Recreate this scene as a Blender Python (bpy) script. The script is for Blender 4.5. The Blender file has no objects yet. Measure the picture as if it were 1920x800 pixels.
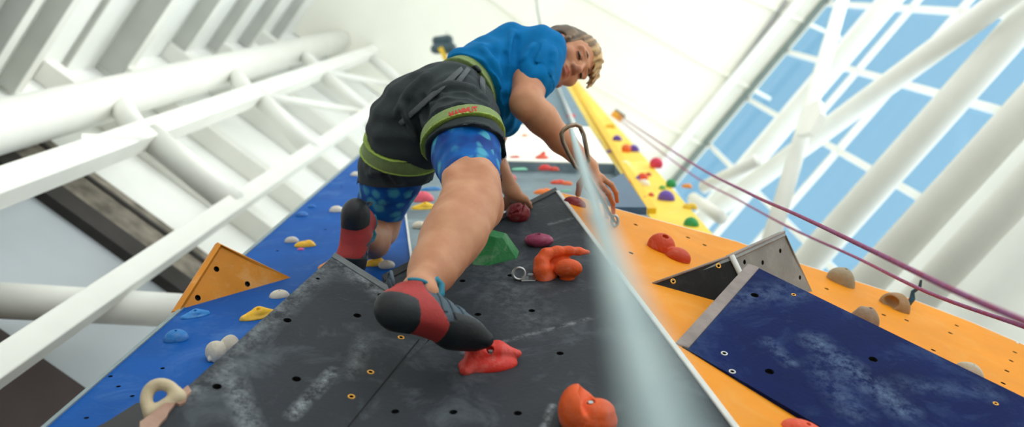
import bpy, bmesh, math, random
import numpy as np
from mathutils import Vector, Matrix
from mathutils.bvhtree import BVHTree
from mathutils.geometry import tessellate_polygon

random.seed(7)
rng = np.random.default_rng(7)
F = 1800.0
scene = bpy.context.scene
COL = scene.collection

# ------------------------------------------------------------------ frames
# lens frame: x right, y down, z forward.  World: Z up (the columns' vertical), X towards the glazed side.
def nrm(v):
    v = np.asarray(v, float)
    return v / np.linalg.norm(v)
Zc = nrm([(1035 - 960) / F, (-25 - 400) / F, 1.0])
A0 = np.array([-1.0, 1.25, 0.0]); A0[2] = -(A0[0] * Zc[0] + A0[1] * Zc[1]) / Zc[2]
Ac = nrm(A0)
Bc = nrm(np.cross(Ac, Zc))
R_ = np.stack([Bc, Ac, Zc])            # lens -> world rotation
CAM = np.array([0.0, 0.0, 1.3])

def W(c):
    return np.asarray(c, float) @ R_.T + CAM
def WD(c):
    return np.asarray(c, float) @ R_.T
def C_(w):
    return (np.asarray(w, float) - CAM) @ R_
def ray(px, py):
    return np.array([(px - 960) / F, (py - 400) / F, 1.0])
def P(px, py, d):                        # lens-frame point
    return ray(px, py) * d
def PW(px, py, d):
    return W(P(px, py, d))

class Plane:
    """a plane of the place: 1/d = a + b x + c y along its sight lines"""
    def __init__(s, a, b, c):
        s.n = np.array([b * F, c * F, a + b * 960 + c * 400])
        s.nn = nrm(s.n)
        s.out = -s.nn
    def d(s, px, py):
        return 1.0 / float(s.n @ ray(px, py))
    def p(s, px, py, off=0.0):
        return ray(px, py) * s.d(px, py) + s.out * off
    def frame(s, px, py):
        o = s.p(px, py)
        up = nrm(s.p(px, py - 4) - o)
        x = nrm(np.cross(s.out, up))      # check the hand below
        x = -x if x[0] < 0 else x
        return o, x, up, s.out

DARK = Plane(.133, 0, .0005)
YEL = Plane(.2966, -.000208, .000653)
FAC = Plane(.2541, -.0000912, .000423)
BLUE = Plane(.000613 * 25, 0, .000613)
FARY = Plane(.00045 * 25, 0, .00045)

# ------------------------------------------------------------------ materials
def lin(c):
    c = [v / 255.0 for v in c]
    return tuple((v / 12.92 if v <= .04045 else ((v + .055) / 1.055) ** 2.4) for v in c) + (1.0,)

MATS = {}
def mat(name, rgb, rough=.6, var=.12, scale=8.0, bump=0.0, bscale=60.0, metal=0.0, chalk=None, chalk_amt=0.0, chalk_scale=5.0, spec=.5, sub=0.0, rgb2=None, sheen=0.0):
    if name in MATS: return MATS[name]
    m = bpy.data.materials.new(name); m.use_nodes = True
    nt = m.node_tree; N = nt.nodes; L = nt.links
    b = N['Principled BSDF']
    tc = N.new('ShaderNodeTexCoord')
    no = N.new('ShaderNodeTexNoise'); no.inputs['Scale'].default_value = scale; no.inputs['Detail'].default_value = 6
    L.new(tc.outputs['Object'], no.inputs['Vector'])
    cr = N.new('ShaderNodeValToRGB')
    c = lin(rgb)
    c2 = lin(rgb2) if rgb2 else None
    cr.color_ramp.elements[0].position = .3; cr.color_ramp.elements[1].position = .7
    cr.color_ramp.elements[0].color = tuple(v * (1 - var) for v in c[:3]) + (1,)
    cr.color_ramp.elements[1].color = c2 if c2 else tuple(min(1, v * (1 + var)) for v in c[:3]) + (1,)
    L.new(no.outputs['Fac'], cr.inputs['Fac'])
    out = cr.outputs['Color']
    if chalk:
        n2 = N.new('ShaderNodeTexNoise'); n2.inputs['Scale'].default_value = chalk_scale; n2.inputs['Detail'].default_value = 9; n2.inputs['Roughness'].default_value = .7; n2.inputs['Distortion'].default_value = .6
        L.new(tc.outputs['Object'], n2.inputs['Vector'])
        r2 = N.new('ShaderNodeValToRGB'); r2.color_ramp.elements[0].position = .52; r2.color_ramp.elements[1].position = .78
        r2.color_ramp.elements[0].color = (0, 0, 0, 1); r2.color_ramp.elements[1].color = (chalk_amt,) * 3 + (1,)
        L.new(n2.outputs['Fac'], r2.inputs['Fac'])
        mx = N.new('ShaderNodeMix'); mx.data_type = 'RGBA'
        L.new(r2.outputs['Color'], mx.inputs['Factor']); L.new(out, mx.inputs[6]); mx.inputs[7].default_value = lin(chalk)
        out = mx.outputs[2]
    L.new(out, b.inputs['Base Color'])
    b.inputs['Roughness'].default_value = rough
    b.inputs['Metallic'].default_value = metal
    b.inputs['Specular IOR Level'].default_value = spec
    if sheen: b.inputs['Sheen Weight'].default_value = sheen
    if sub:
        b.inputs['Subsurface Weight'].default_value = sub
        b.inputs['Subsurface Radius'].default_value = (.02, .008, .004)
        b.inputs['Subsurface Scale'].default_value = .5
    if bump:
        n3 = N.new('ShaderNodeTexNoise'); n3.inputs['Scale'].default_value = bscale; n3.inputs['Detail'].default_value = 5
        L.new(tc.outputs['Object'], n3.inputs['Vector'])
        bp = N.new('ShaderNodeBump'); bp.inputs['Strength'].default_value = bump; bp.inputs['Distance'].default_value = .01
        L.new(n3.outputs['Fac'], bp.inputs['Height']); L.new(bp.outputs['Normal'], b.inputs['Normal'])
    MATS[name] = m
    return m

def mat_tights():
    m = bpy.data.materials.new('printed_lycra'); m.use_nodes = True
    N = m.node_tree.nodes; L = m.node_tree.links; b = N['Principled BSDF']
    tc = N.new('ShaderNodeTexCoord')
    v = N.new('ShaderNodeTexVoronoi'); v.inputs['Scale'].default_value = 22; v.inputs['Randomness'].default_value = 1.0
    nz = N.new('ShaderNodeTexNoise'); nz.inputs['Scale'].default_value = 30
    add = N.new('ShaderNodeMix'); add.data_type = 'RGBA'; add.inputs['Factor'].default_value = .022
    L.new(tc.outputs['Object'], add.inputs[6]); L.new(tc.outputs['Object'], nz.inputs['Vector']); L.new(nz.outputs['Color'], add.inputs[7])
    L.new(add.outputs[2], v.inputs['Vector'])
    r = N.new('ShaderNodeValToRGB'); e = r.color_ramp.elements
    e[0].position = .30; e[0].color = (1, 1, 1, 1); e[1].position = .52; e[1].color = (0, 0, 0, 1)
    L.new(v.outputs['Distance'], r.inputs['Fac'])
    # only some of the cells carry a spot
    sp = N.new('ShaderNodeSeparateColor'); L.new(v.outputs['Color'], sp.inputs[0])
    gt = N.new('ShaderNodeMath'); gt.operation = 'GREATER_THAN'; gt.inputs[1].default_value = .25
    L.new(sp.outputs[0], gt.inputs[0])
    mul = N.new('ShaderNodeMath'); mul.operation = 'MULTIPLY'; L.new(gt.outputs[0], mul.inputs[0]); L.new(r.outputs['Color'], mul.inputs[1])
    mu2 = N.new('ShaderNodeMath'); mu2.operation = 'MULTIPLY'; L.new(mul.outputs[0], mu2.inputs[0]); mu2.inputs[1].default_value = .75
    n2 = N.new('ShaderNodeTexNoise'); n2.inputs['Scale'].default_value = 12; L.new(tc.outputs['Object'], n2.inputs['Vector'])
    base = N.new('ShaderNodeValToRGB'); base.color_ramp.elements[0].color = lin((0, 52, 132)); base.color_ramp.elements[1].color = lin((0, 104, 190))
    base.color_ramp.elements[0].position = .35; base.color_ramp.elements[1].position = .65
    L.new(n2.outputs['Fac'], base.inputs['Fac'])
    mx = N.new('ShaderNodeMix'); mx.data_type = 'RGBA'; L.new(mu2.outputs[0], mx.inputs['Factor']); L.new(base.outputs['Color'], mx.inputs[6]); mx.inputs[7].default_value = lin((80, 178, 196))
    L.new(mx.outputs[2], b.inputs['Base Color']); b.inputs['Roughness'].default_value = .6; b.inputs['Specular IOR Level'].default_value = .2
    return m

def mat_skin():
    m = bpy.data.materials.new('skin'); m.use_nodes = True
    N = m.node_tree.nodes; L = m.node_tree.links; b = N['Principled BSDF']
    at = N.new('ShaderNodeAttribute'); at.attribute_name = 'tint'
    tc = N.new('ShaderNodeTexCoord')
    n = N.new('ShaderNodeTexNoise'); n.inputs['Scale'].default_value = 14; n.inputs['Detail'].default_value = 7; L.new(tc.outputs['Object'], n.inputs['Vector'])
    r = N.new('ShaderNodeValToRGB'); r.color_ramp.elements[0].position = .3; r.color_ramp.elements[1].position = .72
    r.color_ramp.elements[0].color = lin((190, 126, 92)); r.color_ramp.elements[1].color = lin((212, 156, 120))
    L.new(n.outputs['Fac'], r.inputs['Fac'])
    mx = N.new('ShaderNodeMix'); mx.data_type = 'RGBA'; mx.inputs[7].default_value = lin((170, 70, 64))
    L.new(at.outputs['Fac'], mx.inputs['Factor']); L.new(r.outputs['Color'], mx.inputs[6])
    L.new(mx.outputs[2], b.inputs['Base Color'])
    b.inputs['Roughness'].default_value = .5; b.inputs['Specular IOR Level'].default_value = .35
    b.inputs['Subsurface Weight'].default_value = .12; b.inputs['Subsurface Radius'].default_value = (.015, .006, .003); b.inputs['Subsurface Scale'].default_value = .4
    n3 = N.new('ShaderNodeTexNoise'); n3.inputs['Scale'].default_value = 120; L.new(tc.outputs['Object'], n3.inputs['Vector'])
    bp = N.new('ShaderNodeBump'); bp.inputs['Strength'].default_value = .08; bp.inputs['Distance'].default_value = .004
    L.new(n3.outputs['Fac'], bp.inputs['Height']); L.new(bp.outputs['Normal'], b.inputs['Normal'])
    return m

def mat_glass():
    m = bpy.data.materials.new('window_glass'); m.use_nodes = True
    N = m.node_tree.nodes; L = m.node_tree.links
    for n in list(N):
        if n.type == 'BSDF_PRINCIPLED': N.remove(n)
    out = [n for n in N if n.type == 'OUTPUT_MATERIAL'][0]
    tr = N.new('ShaderNodeBsdfTransparent'); tr.inputs['Color'].default_value = (.93, .97, 1, 1)
    gl = N.new('ShaderNodeBsdfGlossy'); gl.inputs['Roughness'].default_value = .05
    mx = N.new('ShaderNodeMixShader'); mx.inputs[0].default_value = .04; L.new(tr.outputs[0], mx.inputs[1]); L.new(gl.outputs[0], mx.inputs[2])
    L.new(mx.outputs[0], out.inputs['Surface'])
    return m

M_dark = mat('charcoal_board', (46, 51, 58), .62, .16, 6, .12, 90, chalk=(140, 150, 158), chalk_amt=.36, chalk_scale=7, spec=.25)
M_darkedge = mat('charcoal_edge', (34, 35, 38), .6, .15, 12)
M_worn = mat('worn_grey_edge', (104, 110, 114), .7, .22, 20, .1, 80)
M_black = mat('black_board', (24, 23, 22), .6, .2, 12, .1, 60, spec=.2, chalk=(110, 102, 90), chalk_amt=.2, chalk_scale=12)
M_greyboard = mat('grey_board', (138, 140, 138), .6, .14, 12, .1, 60, chalk=(190, 190, 188), chalk_amt=.4, chalk_scale=14)
M_navy = mat('navy_board', (0, 22, 80), .6, .2, 6, .08, 90, chalk=(90, 124, 168), chalk_amt=.3, chalk_scale=6, spec=.1)
M_greywood = mat('weathered_wood', (150, 138, 134), .7, .2, 16, .2, 50)
M_yel = mat('yellow_board', (236, 148, 16), .55, .08, 5, .06, 50, chalk=(240, 190, 110), chalk_amt=.35, chalk_scale=6, spec=.25)
M_blue = mat('blue_board', (6, 84, 166), .6, .12, 5, .06, 60, chalk=(140, 176, 220), chalk_amt=.22, chalk_scale=7, spec=.12)
M_greywall = mat('grey_wall_board', (116, 134, 142), .6, .08, 3, .06, 60, chalk=(205, 214, 216), chalk_amt=.35, chalk_scale=5)
M_bluegrey = mat('blue_grey_board', (104, 132, 148), .6, .1, 3)
M_whitewall = mat('white_wall_board', (244, 242, 230), .6, .04, 3)
M_fary = mat('lemon_board', (253, 214, 70), .55, .08, 2.5, chalk=(255, 240, 170), chalk_amt=.8, chalk_scale=2.2)
M_otri = mat('ochre_board', (222, 140, 24), .55, .12, 8, .06, 60, chalk=(240, 205, 150), chalk_amt=.55, chalk_scale=8)
M_white = mat('white_paint', (238, 238, 231), .5, .03, 4)
M_girtshade = mat('girt_underside_shade', (190, 192, 186), .55, .06, 4)
M_edge = mat('pale_edge', (226, 228, 224), .55, .06, 20)
M_hole = mat('hole_black', (12, 12, 13), .7, .1)
M_brass = mat('brass', (226, 168, 76), .35, .1, 30, metal=.8)
M_steel = mat('steel', (176, 178, 180), .28, .06, 30, metal=.9)
M_bronze = mat('bronzed_alloy', (150, 132, 112), .3, .06, 30, metal=.85)
M_concrete = mat('concrete', (118, 111, 100), .85, .3, 9, .4, 30, rgb2=(160, 152, 138))
M_edgegrey = mat('grey_edge', (140, 156, 160), .6, .08, 20)
M_shadegroove = mat('soffit_shade_and_groove', (50, 46, 44), .8, .2, 8)
M_brown = mat('dark_brown_cladding', (58, 44, 42), .7, .12, 4)
M_greyclad = mat('pale_grey_cladding', (178, 185, 190), .5, .03, 3)
M_roof = mat('cream_roof_sheet', (250, 248, 234), .5, .02, 2)
M_clad = mat('white_cladding', (246, 247, 243), .5, .03, 3)
M_floor = mat('floor_mat', (176, 176, 172), .8, .08, 3)
M_shirt = mat('blue_cotton', (0, 112, 176), .85, .07, 30, .25, 400, spec=.15)
M_shorts = mat('graphite_cloth', (50, 58, 61), .75, .12, 25, .25, 350, spec=.3)
M_green = mat('olive_webbing', (128, 150, 88), .7, .1, 60, .3, 300)
M_greenedge = mat('lime_piping', (164, 192, 84), .6, .08, 60)
M_strap = mat('grey_webbing', (82, 88, 92), .7, .1, 60, .3, 300)
M_pink = mat('pink_band', (196, 92, 120), .7, .06)
M_redtext = mat('red_stitching', (196, 52, 40), .7, .05)
M_rubber = mat('black_rubber', (26, 31, 36), .5, .15, 30, .1, 120)
M_shoered = mat('red_suede', (176, 54, 52), .65, .12, 30, .15, 200)
M_shoegrey = mat('slate_microfibre', (66, 84, 98), .6, .15, 30, .15, 150)
M_teal = mat('teal_lining', (8, 124, 150), .6, .1, 40)
M_hair = None
M_brow = mat('brow_hair', (84, 62, 48), .7, .1, 40)
M_eye = mat('dark_iris', (40, 28, 26), .25, .05)
M_rope = mat('pale_blue_rope', (176, 208, 222), .75, .25, 120, .2, 300, rgb2=(216, 232, 228))
M_redrope = mat('crimson_rope', (176, 62, 92), .75, .2, 90, .2, 300, rgb2=(150, 96, 150))
M_skin = mat_skin()
M_tights = mat_tights()
M_glass = mat_glass()

def holdmat(name, rgb):
    return mat('resin_' + name, rgb, .55, .12, 18, .18, 110, chalk=(235, 228, 220), chalk_amt=.22, chalk_scale=14)

# ------------------------------------------------------------------ object helpers
def tag(o, label=None, cat=None, group=None, kind=None):
    if label: o['label'] = label
    if cat: o['category'] = cat
    if group: o['group'] = group
    if kind: o['kind'] = kind
    return o

def thing(name, label, cat, origin, group=None):
    o = bpy.data.objects.new(name, None); COL.objects.link(o)
    o.location = Vector(origin); o.empty_display_size = .05
    return tag(o, label, cat, group)

def world_loc(o):
    v = Vector((0, 0, 0))
    while o is not None:
        v += o.location; o = o.parent
    return v

def put(name, verts, faces, m, parent=None, origin=None, smooth=True, mats=None, fmat=None):
    """verts in WORLD coordinates -> a mesh object whose own origin is `origin` (default: its centre)"""
    V = np.asarray(verts, float)
    base = np.array(world_loc(parent)) if parent is not None else np.zeros(3)
    if origin is None:
        origin = V.mean(0) if parent is None else base
    origin = np.asarray(origin, float)
    me = bpy.data.meshes.new(name)
    if isinstance(faces, np.ndarray):
        n = len(faces)
        k = faces.shape[1]
        me.vertices.add(len(V)); me.vertices.foreach_set('co', (V - origin).astype(np.float32).ravel())
        me.loops.add(n * k); me.loops.foreach_set('vertex_index', faces.astype(np.int32).ravel())
        me.polygons.add(n); me.polygons.foreach_set('loop_start', np.arange(0, n * k, k, dtype=np.int32))
        me.update(calc_edges=True)
    else:
        me.from_pydata((V - origin).tolist(), [], faces)
    me.validate()
    for mm in (mats or [m]): me.materials.append(mm)
    if fmat is not None: me.polygons.foreach_set('material_index', np.asarray(fmat, np.int32))
    me.polygons.foreach_set('use_smooth', [smooth] * len(me.polygons))
    me.update()
    o = bpy.data.objects.new(name, me); COL.objects.link(o)
    if parent is not None:
        o.parent = parent; o.location = Vector(origin - base)
    else:
        o.location = Vector(origin)
    return o

def bm_put(name, bm, m, parent=None, origin=None, smooth=False, mats=None):
    bmesh.ops.recalc_face_normals(bm, faces=bm.faces[:])
    bm.verts.ensure_lookup_table(); bm.verts.index_update()
    V = [tuple(v.co) for v in bm.verts]
    Fs = [[v.index for v in f.verts] for f in bm.faces]
    fm = [f.material_index for f in bm.faces]
    o = put(name, V, Fs, m, parent, origin, smooth, mats, fm)
    bm.free()
    return o

def bevel_mod(o, w=.004, seg=2, angle=35):
    md = o.modifiers.new('bevel', 'BEVEL'); md.width = w; md.segments = seg; md.limit_method = 'ANGLE'; md.angle_limit = math.radians(angle)
    return o

def slab_bm(pts_w, back, holes=(), hole_depth=.016):
    """pts_w: front outline (world), back: world vector to the back face, holes: list of loops (world) cut into the front"""
    bm = bmesh.new()
    back = Vector(back)
    fr = [bm.verts.new(Vector(p)) for p in pts_w]
    n = len(fr)
    edges = [bm.edges.new((fr[i], fr[(i + 1) % n])) for i in range(n)]
    hl = []
    for h in holes:
        hv = [bm.verts.new(Vector(p)) for p in h]
        edges += [bm.edges.new((hv[i], hv[(i + 1) % len(hv)])) for i in range(len(hv))]
        hl.append(hv)
    nr = back.normalized()
    if holes:
        loops = [fr] + hl; flat = [v for l_ in loops for v in l_]
        for tri in tessellate_polygon([[v.co for v in l_] for l_ in loops]):
            try: bm.faces.new([flat[i] for i in tri])
            except ValueError: pass
    else:
        bm.faces.new(fr)
    bk = [bm.verts.new(v.co + back) for v in fr]
    bm.faces.new(list(reversed(bk)))
    for i in range(n):
        bm.faces.new((fr[i], fr[(i + 1) % n], bk[(i + 1) % n], bk[i]))
    for hv in hl:
        bot = [bm.verts.new(v.co + nr * hole_depth) for v in hv]
        k = len(hv)
        for i in range(k):
            f = bm.faces.new((hv[i], hv[(i + 1) % k], bot[(i + 1) % k], bot[i])); f.material_index = 1
        f = bm.faces.new(bot); f.material_index = 1
    return bm

def circle_on(pl, px, py, r, seg=14, off=0.0):
    o, x, u, n = pl.frame(px, py)
    return [W(o + n * off + r * (x * math.cos(t) + u * math.sin(t))) for t in np.linspace(0, 2 * math.pi, seg, endpoint=False)]

def slab(name, pl, poly, thick, m, parent=None, holes=(), off=0.0, origin=None, bev=0.0):
    pts = [W(pl.p(x, y, off)) for x, y in poly]
    back = WD(-pl.out * thick)
    hs = [circle_on(pl, x, y, r, off=off) for x, y, r in holes]
    bm = slab_bm(pts, back, hs, min(.016, thick * .8))
    o = bm_put(name, bm, m, parent, origin, False, [m, M_hole])
    if bev: bevel_mod(o, bev)
    return o

def ring_on(name, pl, px, py, r, tube, m, parent, off=0.0):
    o, x, u, n = pl.frame(px, py)
    V, Fc = [], []
    S, T = 18, 8
    for i in range(S):
        t = 2 * math.pi * i / S
        rad = x * math.cos(t) + u * math.sin(t)
        for j in range(T):
            s = 2 * math.pi * j / T
            V.append(W(o + n * off + rad * (r + tube * math.cos(s)) + n * tube * .6 * math.sin(s)))
    for i in range(S):
        for j in range(T):
            Fc.append([i * T + j, ((i + 1) % S) * T + j, ((i + 1) % S) * T + (j + 1) % T, i * T + (j + 1) % T])
    return put(name, V, Fc, m, parent)

def tube_mesh(path, radius, seg=10, caps=True, closed=False, flat=1.0):
    """path: (n,3) world points, radius scalar or list"""
    path = np.asarray(path, float); n = len(path)
    rad = np.full(n, radius) if np.isscalar(radius) else np.asarray(radius, float)
    tang = np.zeros_like(path)
    for i in range(n):
        a = path[(i - 1) % n] if (closed or i > 0) else path[i]
        b = path[(i + 1) % n] if (closed or i < n - 1) else path[i]
        tang[i] = nrm(b - a)
    ref = np.array([0, 0, 1.0]) if abs(tang[0][2]) < .9 else np.array([1.0, 0, 0])
    u = nrm(np.cross(tang[0], ref)); V = []
    for i in range(n):
        u = nrm(u - tang[i] * (u @ tang[i])); w = np.cross(tang[i], u)
        for j in range(seg):
            t = 2 * math.pi * j / seg
            V.append(path[i] + rad[i] * (u * math.cos(t) + w * flat * math.sin(t)))
    Fc = []
    m = n if closed else n - 1
    for i in range(m):
        for j in range(seg):
            a = i * seg + j; b = i * seg + (j + 1) % seg
            c = ((i + 1) % n) * seg + (j + 1) % seg; d = ((i + 1) % n) * seg + j
            Fc.append([a, b, c, d])
    if caps and not closed:
        Fc.append(list(range(seg - 1, -1, -1))); Fc.append(list(range((n - 1) * seg, n * seg)))
    return V, Fc

def bar_mesh(a, b, w, h, up):
    """a rectangular bar from a to b (world), h measured along `up`"""
    a = np.asarray(a, float); b = np.asarray(b, float)
    t = nrm(b - a); s = nrm(np.cross(t, up)); u = np.cross(s, t)
    V = []
    for q in (a, b):
        for sx, sy in ((-1, -1), (1, -1), (1, 1), (-1, 1)):
            V.append(q + s * w / 2 * sx + u * h / 2 * sy)
    Fc = [[0, 1, 2, 3], [7, 6, 5, 4], [0, 4, 5, 1], [1, 5, 6, 2], [2, 6, 7, 3], [3, 7, 4, 0]]
    return V, Fc

def fix(o):
    bm = bmesh.new(); bm.from_mesh(o.data); bmesh.ops.recalc_face_normals(bm, faces=bm.faces[:]); bm.to_mesh(o.data); bm.free()
    return o

def chalked(o, base, segs, col=(176, 184, 190)):
    """give the board its own coat with hand-made chalk smears: segs = (world a, world b, half width, strength)"""
    m = base.copy(); m.name = base.name + '_smeared'
    N = m.node_tree.nodes; L = m.node_tree.links; b = N['Principled BSDF']
    src = b.inputs['Base Color'].links[0].from_socket
    tc = N.new('ShaderNodeTexCoord'); loc = np.array(world_loc(o))
    nz = N.new('ShaderNodeTexNoise'); nz.inputs['Scale'].default_value = 34; nz.inputs['Detail'].default_value = 8; nz.inputs['Roughness'].default_value = .75
    L.new(tc.outputs['Object'], nz.inputs['Vector'])
    def math_(op, a, b_=None):
        n = N.new('ShaderNodeMath'); n.operation = op; n.use_clamp = False
        for i, v in enumerate((a, b_)):
            if v is None: continue
            if isinstance(v, (int, float)): n.inputs[i].default_value = v
            else: L.new(v, n.inputs[i])
        return n.outputs[0]
    def vec(op, a, b_=None, out=0):
        n = N.new('ShaderNodeVectorMath'); n.operation = op
        for i, v in enumerate((a, b_)):
            if v is None: continue
            if isinstance(v, (tuple, list, np.ndarray)): n.inputs[i].default_value = tuple(float(q) for q in v)
            else: L.new(v, n.inputs[i])
        return n.outputs[out]
    for a, bb, r, st in segs:
        a = np.array(a) - loc; ab = np.array(bb) - loc - a
        pa = vec('SUBTRACT', tc.outputs['Object'], a)
        t = math_('DIVIDE', vec('DOT_PRODUCT', pa, ab, 1), float(ab @ ab))
        t = math_('MINIMUM', math_('MAXIMUM', t, 0.0), 1.0)
        cx = N.new('ShaderNodeCombineXYZ')
        for i in range(3): L.new(t, cx.inputs[i])
        q = vec('MULTIPLY', cx.outputs[0], ab)
        d = vec('LENGTH', vec('SUBTRACT', pa, q), None, 1)
        f = math_('MAXIMUM', math_('SUBTRACT', 1.0, math_('DIVIDE', d, float(r))), 0.0)
        k = math_('MULTIPLY', f, math_('MAXIMUM', math_('SUBTRACT', math_('MULTIPLY', nz.outputs['Fac'], 4.2), 1.75), 0.0))
        k = math_('MINIMUM', math_('MULTIPLY', k, float(st) * .5), .6)
        mx = N.new('ShaderNodeMix'); mx.data_type = 'RGBA'
        L.new(k, mx.inputs['Factor']); L.new(src, mx.inputs[6]); mx.inputs[7].default_value = lin(col)
        src = mx.outputs[2]
    L.new(src, b.inputs['Base Color'])
    o.data.materials[0] = m

# ------------------------------------------------------------------ implicit shapes
class Field:
    def __init__(s, lo, hi, h, big=.3):
        s.h = h; s.lo = np.asarray(lo, float); s.shape = tuple(np.ceil((np.asarray(hi) - s.lo) / h).astype(int) + 1)
        s.a = np.full(s.shape, big, np.float32)
        s.ax = [s.lo[i] + h * np.arange(s.shape[i]) for i in range(3)]
    def block(s, lo, hi):
        sl = []
        for i in range(3):
            a = max(0, int((lo[i] - s.lo[i]) / s.h) - 1); b = min(s.shape[i], int((hi[i] - s.lo[i]) / s.h) + 3)
            sl.append(slice(a, max(a, b)))
        sl = tuple(sl)
        p = np.stack(np.meshgrid(s.ax[0][sl[0]], s.ax[1][sl[1]], s.ax[2][sl[2]], indexing='ij'), -1).astype(np.float32)
        return sl, p
    def all(s):
        return s.block(s.lo - 1, np.array([s.ax[i][-1] for i in range(3)]) + 1)[1]
    def op(s, fn, lo, hi, k=.01, mode='add'):
        pad = k + 3 * s.h
        sl, p = s.block(np.asarray(lo) - pad, np.asarray(hi) + pad)
        if p.size == 0: return
        d = fn(p).astype(np.float32); cur = s.a[sl]
        if mode == 'add':
            if k <= 0: r = np.minimum(cur, d)
            else:
                hh = np.maximum(k - np.abs(cur - d), 0) / k
                r = np.minimum(cur, d) - hh * hh * k * .25
        else:
            d = -d
            if k <= 0: r = np.maximum(cur, d)
            else:
                hh = np.maximum(k - np.abs(cur - d), 0) / k
                r = np.maximum(cur, d) + hh * hh * k * .25
        s.a[sl] = r
    def cone(s, a, b, ra, rb, k=.015, mode='add'):
        a = np.asarray(a, float); b = np.asarray(b, float)
        R = max(ra, rb)
        s.op(lambda p: sd_cone(p, a, b, ra, rb), np.minimum(a, b) - R, np.maximum(a, b) + R, k, mode)
    def chain(s, pts, k=.015, mode='add'):
        for (a, ra), (b, rb) in zip(pts[:-1], pts[1:]): s.cone(a, b, ra, rb, k, mode)
    def ball(s, c, r, k=.01, mode='add'):
        c = np.asarray(c, float)
        s.op(lambda p: np.linalg.norm(p - c.astype(np.float32), axis=-1) - r, c - r, c + r, k, mode)
    def ell(s, c, axes, radii, k=.01, mode='add'):
        """axes: 3 unit rows"""
        c = np.asarray(c, np.float32); Ax = np.asarray(axes, np.float32); rr = np.asarray(radii, np.float32)
        R = float(max(radii))
        def fn(p):
            q = (p - c) @ Ax.T
            k0 = np.linalg.norm(q / rr, axis=-1); k1 = np.linalg.norm(q / (rr * rr), axis=-1) + 1e-9
            return k0 * (k0 - 1.0) / k1
        s.op(fn, c - R, c + R, k, mode)
    def sample(s, q):
        i = np.clip(np.round((q - s.lo) / s.h).astype(int), 0, np.array(s.shape) - 1)
        return s.a[i[:, 0], i[:, 1], i[:, 2]]
    def surf(s, px, py, d0, d1):
        t = np.arange(d0, d1, s.h * .5); q = ray(px, py)[None, :] * t[:, None]
        v = s.sample(q); w_ = np.argwhere(v < 0)
        return None if len(w_) == 0 else q[int(w_[0, 0])]
    def fold(s, pts, r, d0, d1, mode='add', k=.018, lift=0.0):
        """a crease in the cloth that follows the photo polyline over the surface"""
        pts = np.array(pts, float); out = []
        for a, b in zip(pts[:-1], pts[1:]):
            n_ = max(2, int(np.linalg.norm(b - a) / 5))
            out += [a + (b - a) * t_ for t_ in np.linspace(0, 1, n_, endpoint=False)]
        out.append(pts[-1]); hits = []
        for i, q in enumerate(out):
            h_ = s.surf(q[0], q[1], d0, d1)
            if h_ is None: continue
            e = math.sin(math.pi * min(1, max(0.02, (i + .5) / len(out)))) ** .6
            hits.append((h_ - nrm(h_) * lift, max(.0015, r * e)))
        for (a, ra), (b, rb) in zip(hits[:-1], hits[1:]):
            if np.linalg.norm(a - b) < .05: s.cone(a, b, ra, rb, k, mode)
    def mesh(s):
        return surface_nets(s.a, s.lo, s.h)

def sd_cone(p, a, b, ra, rb):
    a = a.astype(np.float32); ba = (b - a).astype(np.float32)
    pa = p - a
    t = np.clip(pa @ ba / max(float(ba @ ba), 1e-9), 0, 1)
    return np.linalg.norm(pa - t[..., None] * ba, axis=-1) - (ra + (rb - ra) * t)

def surface_nets(f, lo, h):
    ins = f < 0
    nx, ny, nz = f.shape
    cnt = np.zeros((nx - 1, ny - 1, nz - 1), np.uint8)
    cs = [(i, j, k) for i in (0, 1) for j in (0, 1) for k in (0, 1)]
    for i, j, k in cs: cnt += ins[i:nx - 1 + i, j:ny - 1 + j, k:nz - 1 + k]
    act = (cnt > 0) & (cnt < 8)
    idx = np.argwhere(act)
    vid = np.full(act.shape, -1, np.int32); vid[act] = np.arange(len(idx))
    vals = np.stack([f[idx[:, 0] + i, idx[:, 1] + j, idx[:, 2] + k] for i, j, k in cs], 1)
    acc = np.zeros((len(idx), 3)); num = np.zeros(len(idx))
    C8 = np.array(cs, float)
    for e in range(8):
        for g in range(e + 1, 8):
            if np.abs(C8[e] - C8[g]).sum() != 1: continue
            va, vb = vals[:, e], vals[:, g]
            cr = (va < 0) != (vb < 0)
            t = np.where(cr, va / np.where(np.abs(va - vb) < 1e-12, 1, va - vb), 0)
            pt = C8[e] + t[:, None] * (C8[g] - C8[e])
            acc += np.where(cr[:, None], pt, 0); num += cr
    V = (idx + acc / num[:, None]) * h + lo
    quads = []
    for ax in range(3):
        a = [slice(1, -1)] * 3; b = [slice(1, -1)] * 3
        a[ax] = slice(0, f.shape[ax] - 1); b[ax] = slice(1, f.shape[ax])
        s0, s1 = ins[tuple(a)], ins[tuple(b)]
        e = np.argwhere(s0 != s1)
        if len(e) == 0: continue
        sgn = s0[tuple(e.T)]
        o = e.copy()
        for q in range(3):
            if q != ax: o[:, q] += 1
        u, v = [(1, 2), (2, 0), (0, 1)][ax]
        def cell(du, dv):
            c = o.copy(); c[:, u] -= du; c[:, v] -= dv
            return vid[c[:, 0], c[:, 1], c[:, 2]]
        q = np.stack([cell(1, 1), cell(0, 1), cell(0, 0), cell(1, 0)], 1)
        q[~sgn] = q[~sgn][:, ::-1]
        quads.append(q)
    Q = np.concatenate(quads)
    return V, Q[(Q >= 0).all(1)]

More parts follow.
